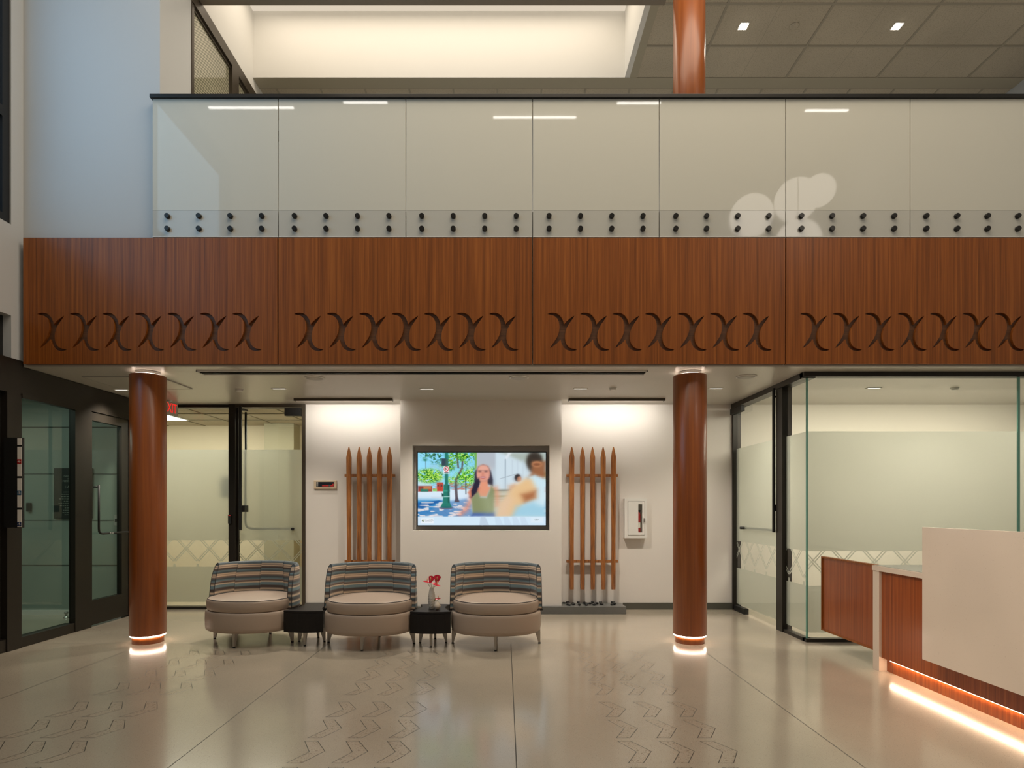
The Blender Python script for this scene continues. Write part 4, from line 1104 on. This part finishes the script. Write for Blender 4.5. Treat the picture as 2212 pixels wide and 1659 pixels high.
    for a in ((735, 190, 760, 420, 13), (760, 420, 825, 430, 12), (825, 300, 815, 440, 12), (815, 430, 730, 590, 17), (730, 580, 722, 700, 20), (722, 690, 738, 930, 20)):
        x0_, y0_, x1_, y1_, wd = a; put(poly([(x0_-wd, y0_), (x0_+wd, y0_), (x1_+wd, y1_), (x1_-wd, y1_)]), (92, 84, 92))
    put(poly([(700, 930), (725, 860), (750, 860), (780, 930)]), (82, 76, 90))
    leaves(poly([(205, 190), (530, 190), (500, 330), (380, 345), (330, 250), (230, 270)], 16), 13, .50, ((10, 60, 50), (25, 95, 45), (70, 140, 60)))
    leaves(poly([(600, 190), (1010, 190), (985, 330), (900, 300), (880, 380), (760, 300), (680, 420), (610, 420)], 16), 14, .40, ((20, 90, 25), (80, 170, 30), (170, 215, 70)))
    leaves(poly([(740, 520), (860, 440), (1010, 420), (1010, 640), (880, 680), (760, 640)], 22), 15, .36, ((40, 120, 25), (110, 200, 40), (190, 235, 90)))
    leaves(poly([(490, 370), (690, 380), (680, 480), (640, 470)], 20), 16, .5)
    put(poly([(862, 560), (878, 560), (880, 815), (866, 815)], 2), (60, 80, 90))
    put(poly([(1010, 190), (1052, 190), (1035, 420), (1012, 450)], 5), (110, 165, 60))
    g1, g2 = (25, 120, 105), (12, 78, 72)
    put(poly([(560, 190), (608, 190), (608, 680), (560, 680)]), g1); put(poly([(510, 280), (575, 280), (575, 385), (510, 385)]), (45, 66, 80))
    put(poly([(575, 290), (606, 290), (606, 390), (575, 390)]), (60, 95, 90))
    put(poly([(540, 400), (622, 400), (622, 508), (540, 508)]), (240, 240, 245))
    rg = np.sqrt((X-581)**2+(Y-437)**2); put(((rg > 28) & (rg < 38))*1., (215, 60, 60)); put((np.abs((X-581)-(Y-437)) < 6)*(rg < 34)*1., (215, 60, 60)); put(poly([(566, 418), (574, 418), (574, 458), (566, 458)], 1), (60, 60, 70))
    put(poly([(588, 418), (596, 418), (596, 458), (588, 458)], 1), (60, 60, 70)); put(poly([(552, 484), (612, 484), (612, 494), (552, 494)], 1), (60, 60, 70))
    put(poly([(542, 672), (626, 672), (630, 950), (530, 950)]), g1); put(poly([(535, 750), (632, 750), (632, 775), (535, 775)]), (50, 150, 130)); put(poly([(600, 680), (626, 680), (630, 950), (605, 950)], 4), g2, .7)
    put(poly([(525, 945), (635, 945), (665, 1015), (490, 1015)]), g1); put(ell(578, 1018, 100, 22, .1), (110, 100, 130)); put(ell(578, 1008, 86, 14, .1), (20, 105, 105))
    put(poly([(515, 846), (635, 843), (635, 855), (515, 858)], 2), (170, 215, 210)); put(poly([(512, 800), (540, 812), (540, 850), (515, 845)]), (20, 60, 60))
    # interior side, pale walls and moving light
    rt = sm((X-1040)/5)
    put(rt, (188, 205, 216)); put(rt*sm((430-Y)/25)*sm((1320-X)/10), (178, 186, 196))
    put(poly([(1320, 190), (1700, 190), (2065, 460), (2065, 750), (1320, 750)], 8), (205, 222, 232))
    put(poly([(1400, 190), (2065, 190), (2065, 470), (1850, 385)], 14), (168, 180, 172)); put(poly([(1500, 190), (1560, 190), (1480, 290), (1455, 290)], 8), (225, 232, 238))
    put(poly([(1455, 290), (1466, 290), (1466, 750), (1455, 750)], 3), (110, 125, 140), .8)
    for px_ in (1560, 1640, 1720): put(poly([(px_, 300), (px_+10, 300), (px_+10, 600), (px_, 600)], 5), (185, 200, 212), .7)
    put(poly([(1380, 580), (1600, 515), (1602, 522), (1382, 587)], 2), (140, 150, 160), .7)
    put(sm((Y-745)/8)*sm((X-1270)/10), (198, 200, 186)); put(poly([(1270, 748), (1520, 748), (1520, 762), (1270, 762)], 3), (60, 60, 55), .8)
    put(sm((np.abs(noise(400, 9, 60)-.5)-.25)*30)*poly([(1250, 765), (1530, 765), (1480, 940), (1250, 940)], 15), (150, 145, 110), .7)
    # woman in the olive top
    hair = (30, 26, 52)
    put(poly([(1060, 400), (1130, 372), (1200, 395), (1245, 470), (1275, 600), (1275, 690), (1200, 660), (1080, 650), (1010, 560), (1020, 460)], 6), (45, 44, 60))
    put(poly([(1010, 470), (1060, 520), (1075, 660), (1040, 780), (950, 880), (925, 860), (960, 740), (1000, 640)], 7), hair)
    sk = (226, 150, 120)
    put(poly([(1090, 620), (1195, 610), (1205, 690), (1240, 720), (1180, 850), (1080, 850), (1050, 780)], 6), sk)
    put(poly([(960, 700), (1080, 720), (1060, 800), (940, 860), (900, 790)], 8), (205, 120, 95)); put(poly([(950, 830), (1010, 850), (900, 1060), (790, 1150), (750, 1130), (860, 1000)], 20), (225, 140, 115), .85)
    put(poly([(1240, 700), (1340, 700), (1370, 820), (1370, 1000), (1310, 1000), (1300, 860)], 14), (222, 150, 115), .8)
    put(poly([(1050, 770), (1090, 860), (1180, 870), (1240, 730), (1250, 680), (1300, 760), (1290, 960), (1290, 1130), (975, 1130), (955, 880), (1010, 800)], 7), (132, 140, 100))
    put(poly([(975, 1095), (1290, 1090), (1310, 1150), (940, 1150)], 12), (70, 100, 170)); put(poly([(1110, 850), (1260, 860), (1290, 1090), (1180, 1110)], 40), (170, 180, 145), .5)
    put(ell(1132, 505, 100, 128, .05), (218, 150, 130)); put(ell(1132, 430, 85, 48, .2), (228, 168, 150))
    put(poly([(1010, 640), (1070, 560), (1072, 660), (1030, 790), (960, 860), (955, 760)], 5), hair)
    for ex_ in (1080, 1172): put(ell(ex_, 478, 26, 9, .3), (70, 44, 50), .85); put(ell(ex_, 455, 32, 5, .4), (90, 60, 60), .7)
    put(ell(1126, 515, 14, 20, .4), (200, 125, 105), .7); put(ell(1128, 562, 44, 16, .15), (170, 85, 90)); put(ell(1128, 560, 34, 6, .3), (240, 228, 228))
    put(ell(1060, 545, 22, 32, .5), (232, 165, 150), .6); put(ell(1190, 545, 22, 32, .5), (232, 165, 150), .6)
    # far man, near man sweeping past
    put(ell(1645, 570, 46, 56, .1), (36, 32, 36)); put(ell(1668, 590, 32, 44, .12), (190, 130, 100)); put(poly([(1570, 660), (1700, 630), (1720, 760), (1560, 800)], 16), (225, 225, 225), .9); put(poly([(1510, 690), (1600, 660), (1640, 700), (1520, 800)], 14), (205, 150, 110), .8)
    put(ell(1895, 330, 120, 155, .10), (52, 44, 38)); put(poly([(1870, 330), (2065, 320), (2065, 560), (1900, 520), (1850, 440)], 14), (150, 98, 66)); put(ell(1930, 365, 75, 44, .15), (190, 130, 90)); put(ell(1930, 370, 50, 22, .2), (120, 70, 45), .8)
    put(poly([(1880, 450), (2065, 480), (2065, 600), (1800, 580)], 14), (150, 96, 62))
    put(poly([(1800, 560), (1900, 525), (2065, 600), (2065, 1150), (1600, 1150), (1700, 950), (1900, 880), (1900, 740)], 10), (190, 222, 236))
    for k in range(5): put(poly([(1840+k*48, 560), (1855+k*48, 560), (1935+k*32, 1000), (1905+k*32, 1000)], 8), (225, 240, 246), .6)
    put(poly([(1590, 700), (1760, 580), (1850, 590), (1920, 720), (1920, 860), (1760, 930), (1560, 1140), (1340, 1150), (1380, 950)], 16), (228, 190, 140)); put(poly([(1700, 820), (1915, 760), (1910, 870), (1750, 935)], 20), (150, 80, 45), .8)
    put(poly([(1380, 950), (1500, 820), (1560, 900), (1480, 1140), (1350, 1150)], 40), (222, 196, 180), .6); put(poly([(1620, 1000), (1900, 940), (2065, 1010), (2065, 1150), (1560, 1150)], 20), (150, 200, 222), .8)
    sweep = poly([(1280, 620), (2065, 480), (2065, 1140), (1180, 1140)], 60)[..., None]
    bl = np.zeros_like(img); ksum = 0
    for k in range(-12, 13):
        bl += np.roll(np.roll(img, k, 1), -int(k*.35), 0); ksum += 1
    img[:] = img*(1-sweep*.62)+bl/ksum*sweep*.62
    # caption bar
    put(sm((Y-1146)/2.5), (208, 230, 246)); put(poly([(1090, 1150), (1160, 1150), (1220, 1280), (1075, 1280)], 3), (190, 208, 226)); 
    for x_ in (1300, 1430, 1560, 1680): put(poly([(x_, 1150), (x_+70, 1150), (x_+130, 1280), (x_+20, 1280)], 3), (196, 216, 234), .7)
    put(poly([(205, 1170), (392, 1170), (392, 1250), (205, 1250)], 2), (232, 240, 248)); put(poly([(1840, 1160), (2025, 1160), (2025, 1240), (1840, 1240)], 3), (222, 236, 246), .7)
    rg = np.sqrt((X-235)**2+(Y-1208)**2); put((rg < 17)*1., (90, 96, 60)); put((np.sqrt((X-241)**2+(Y-1204)**2) < 10)*1., (226, 226, 200)); put((rg < 15)*(Y > 1214)*1., (60, 120, 90))
    img[:] = np.clip(img, 0, 1)
    return img, SW, SH
img, SW, SH = paint()
sx0, sx1, sz0, sz1 = U(902.5, 7.56), U(1179, 7.56), V(1134.7, 7.56), V(977.5, 7.56)
root = thing('wall_screen', 'large lit wall screen showing a woman in an olive top on a street', 'television', ((sx0+sx1)/2, 7.62, sz0-.02))
MB().box(sx0-.012, sx1+.012, 7.566, 7.62, sz0-.016, sz1+.012, bev=.003).done('case', 'matte_black', root)
MB().box(sx0+.3, sx1-.3, 7.62, 7.68, sz0+.2, sz1-.2).done('wall_mount', 'dark_metal', root)
gx_, gz_ = np.meshgrid(np.linspace(sx0, sx1, SW), np.linspace(sz1, sz0, SH))
vv = np.stack([gx_.ravel(), np.full(gx_.size, 7.5650), gz_.ravel()], 1)
ii = np.arange(SW*SH).reshape(SH, SW)
ff = np.stack([ii[1:, :-1], ii[1:, 1:], ii[:-1, 1:], ii[:-1, :-1]], -1).reshape(-1, 4)
me = bpy.data.meshes.new('picture')
me.vertices.add(len(vv)); me.vertices.foreach_set('co', vv.astype(np.float32).ravel())
me.loops.add(ff.size); me.loops.foreach_set('vertex_index', ff.astype(np.int32).ravel())
me.polygons.add(len(ff)); me.polygons.foreach_set('loop_start', np.arange(0, ff.size, 4, dtype=np.int32))
me.update(calc_edges=True)
ca = me.color_attributes.new('picture', 'FLOAT_COLOR', 'POINT')
lin = np.where(img <= .04045, img/12.92, ((img+.055)/1.055)**2.4).reshape(-1, 3)
ca.data.foreach_set('color', np.concatenate([lin, np.ones((len(lin), 1))], 1).astype(np.float32).ravel())
m, nt, b = new_mat('screen_picture')
at_ = N(nt, 'ShaderNodeAttribute'); at_.attribute_name = 'picture'
nt.links.new(at_.outputs['Color'], b.inputs['Emission Color']); b.inputs['Emission Strength'].default_value = 1.0
b.inputs['Base Color'].default_value = (.01, .01, .01, 1); b.inputs['Roughness'].default_value = .25
scr = link('display', me, 'screen_picture', root)
def SX(x): return sx0+(x-155)/1910*(sx1-sx0)
def SZ(y): return sz1-(y-190)/1090*(sz1-sz0)
lettering('caption', 'HawaiiUSA', .026, (SX(318), 7.5642, SZ(1205)), 'logo_text', scr, depth=.0002)
lettering('caption', 'Federal Credit Union', .0105, (SX(318), 7.5642, SZ(1224)), 'logo_text', scr, depth=.0002)
lettering('caption', '1:36pm', .022, (SX(1925), 7.5642, SZ(1190)), 'logo_text', scr, depth=.0002)
lettering('caption', 'August 10', .010, (SX(1925), 7.5642, SZ(1207)), 'logo_text', scr, depth=.0002)
lettering('lettering', 'LG', .008, (SX(1113), 7.5655, sz0-.008), 'grey_plastic', root, depth=.0002)

# ---------------------------------------------------------------- reception desk
root = thing('reception_desk', 'reception desk of red wood and pale stone with a glowing foot', 'desk', (3.5, 3.3, 0))
MB().box(3.125, 4.0, 4.868, 4.95, 0, .834, bev=.001).done('end_panel', 'quartz', root)
MB().box(3.12, 4.0, .9, 4.955, .834, .876, bev=.001).done('counter_edge', 'quartz', root)
MB().box(3.135, 3.98, .9, 4.94, .876, .879).done('worktop', 'counter_reflect_grey', root)  # thin sheet whose grey stands in for the reflection on the counter top
MB().box(3.145, 3.17, .9, 4.866, .113, .833).done('front_panel', 'sapele_desk', root)
MB().box(3.19, 3.21, .9, 4.866, 0, .113).done('toe_kick', 'sapele_desk', root)
MB().box(3.172, 3.188, 1.0, 4.80, .100, .112).done('foot_light', 'led_desk', root)
MB().box(2.985, 3.02, .9, 4.17, .281, 1.226, bev=.0015).done('privacy_slab', 'quartz', root)
MB().box(3.02, 3.12, 3.6, 3.7, .40, .80).box(3.02, 3.12, 1.6, 1.7, .40, .80).done('slab_bracket', 'dark_metal', root)
MB().box(3.02, 3.145, 3.55, 3.75, .5, .6).done('slab_bracket', 'dark_metal', root)
root = thing('swing_gate', 'floating red wood gate panel between the desk and the glass room', 'gate', (3.18, 5.4, .144))
MB().box(3.165, 3.195, 4.975, 5.80, .160, .862).done('leaf', 'sapele_desk', root)
MB().box(3.158, 3.202, 5.80, 5.822, .144, .877).box(3.158, 3.202, 4.957, 5.80, .862, .877).box(3.158, 3.202, 4.957, 5.80, .144, .160).done('edge_banding', 'sapele', root)
MB().box(3.17, 3.19, 4.951, 4.975, .25, .32).box(3.17, 3.19, 4.951, 4.975, .70, .77).done('hinge', 'dark_metal', root)
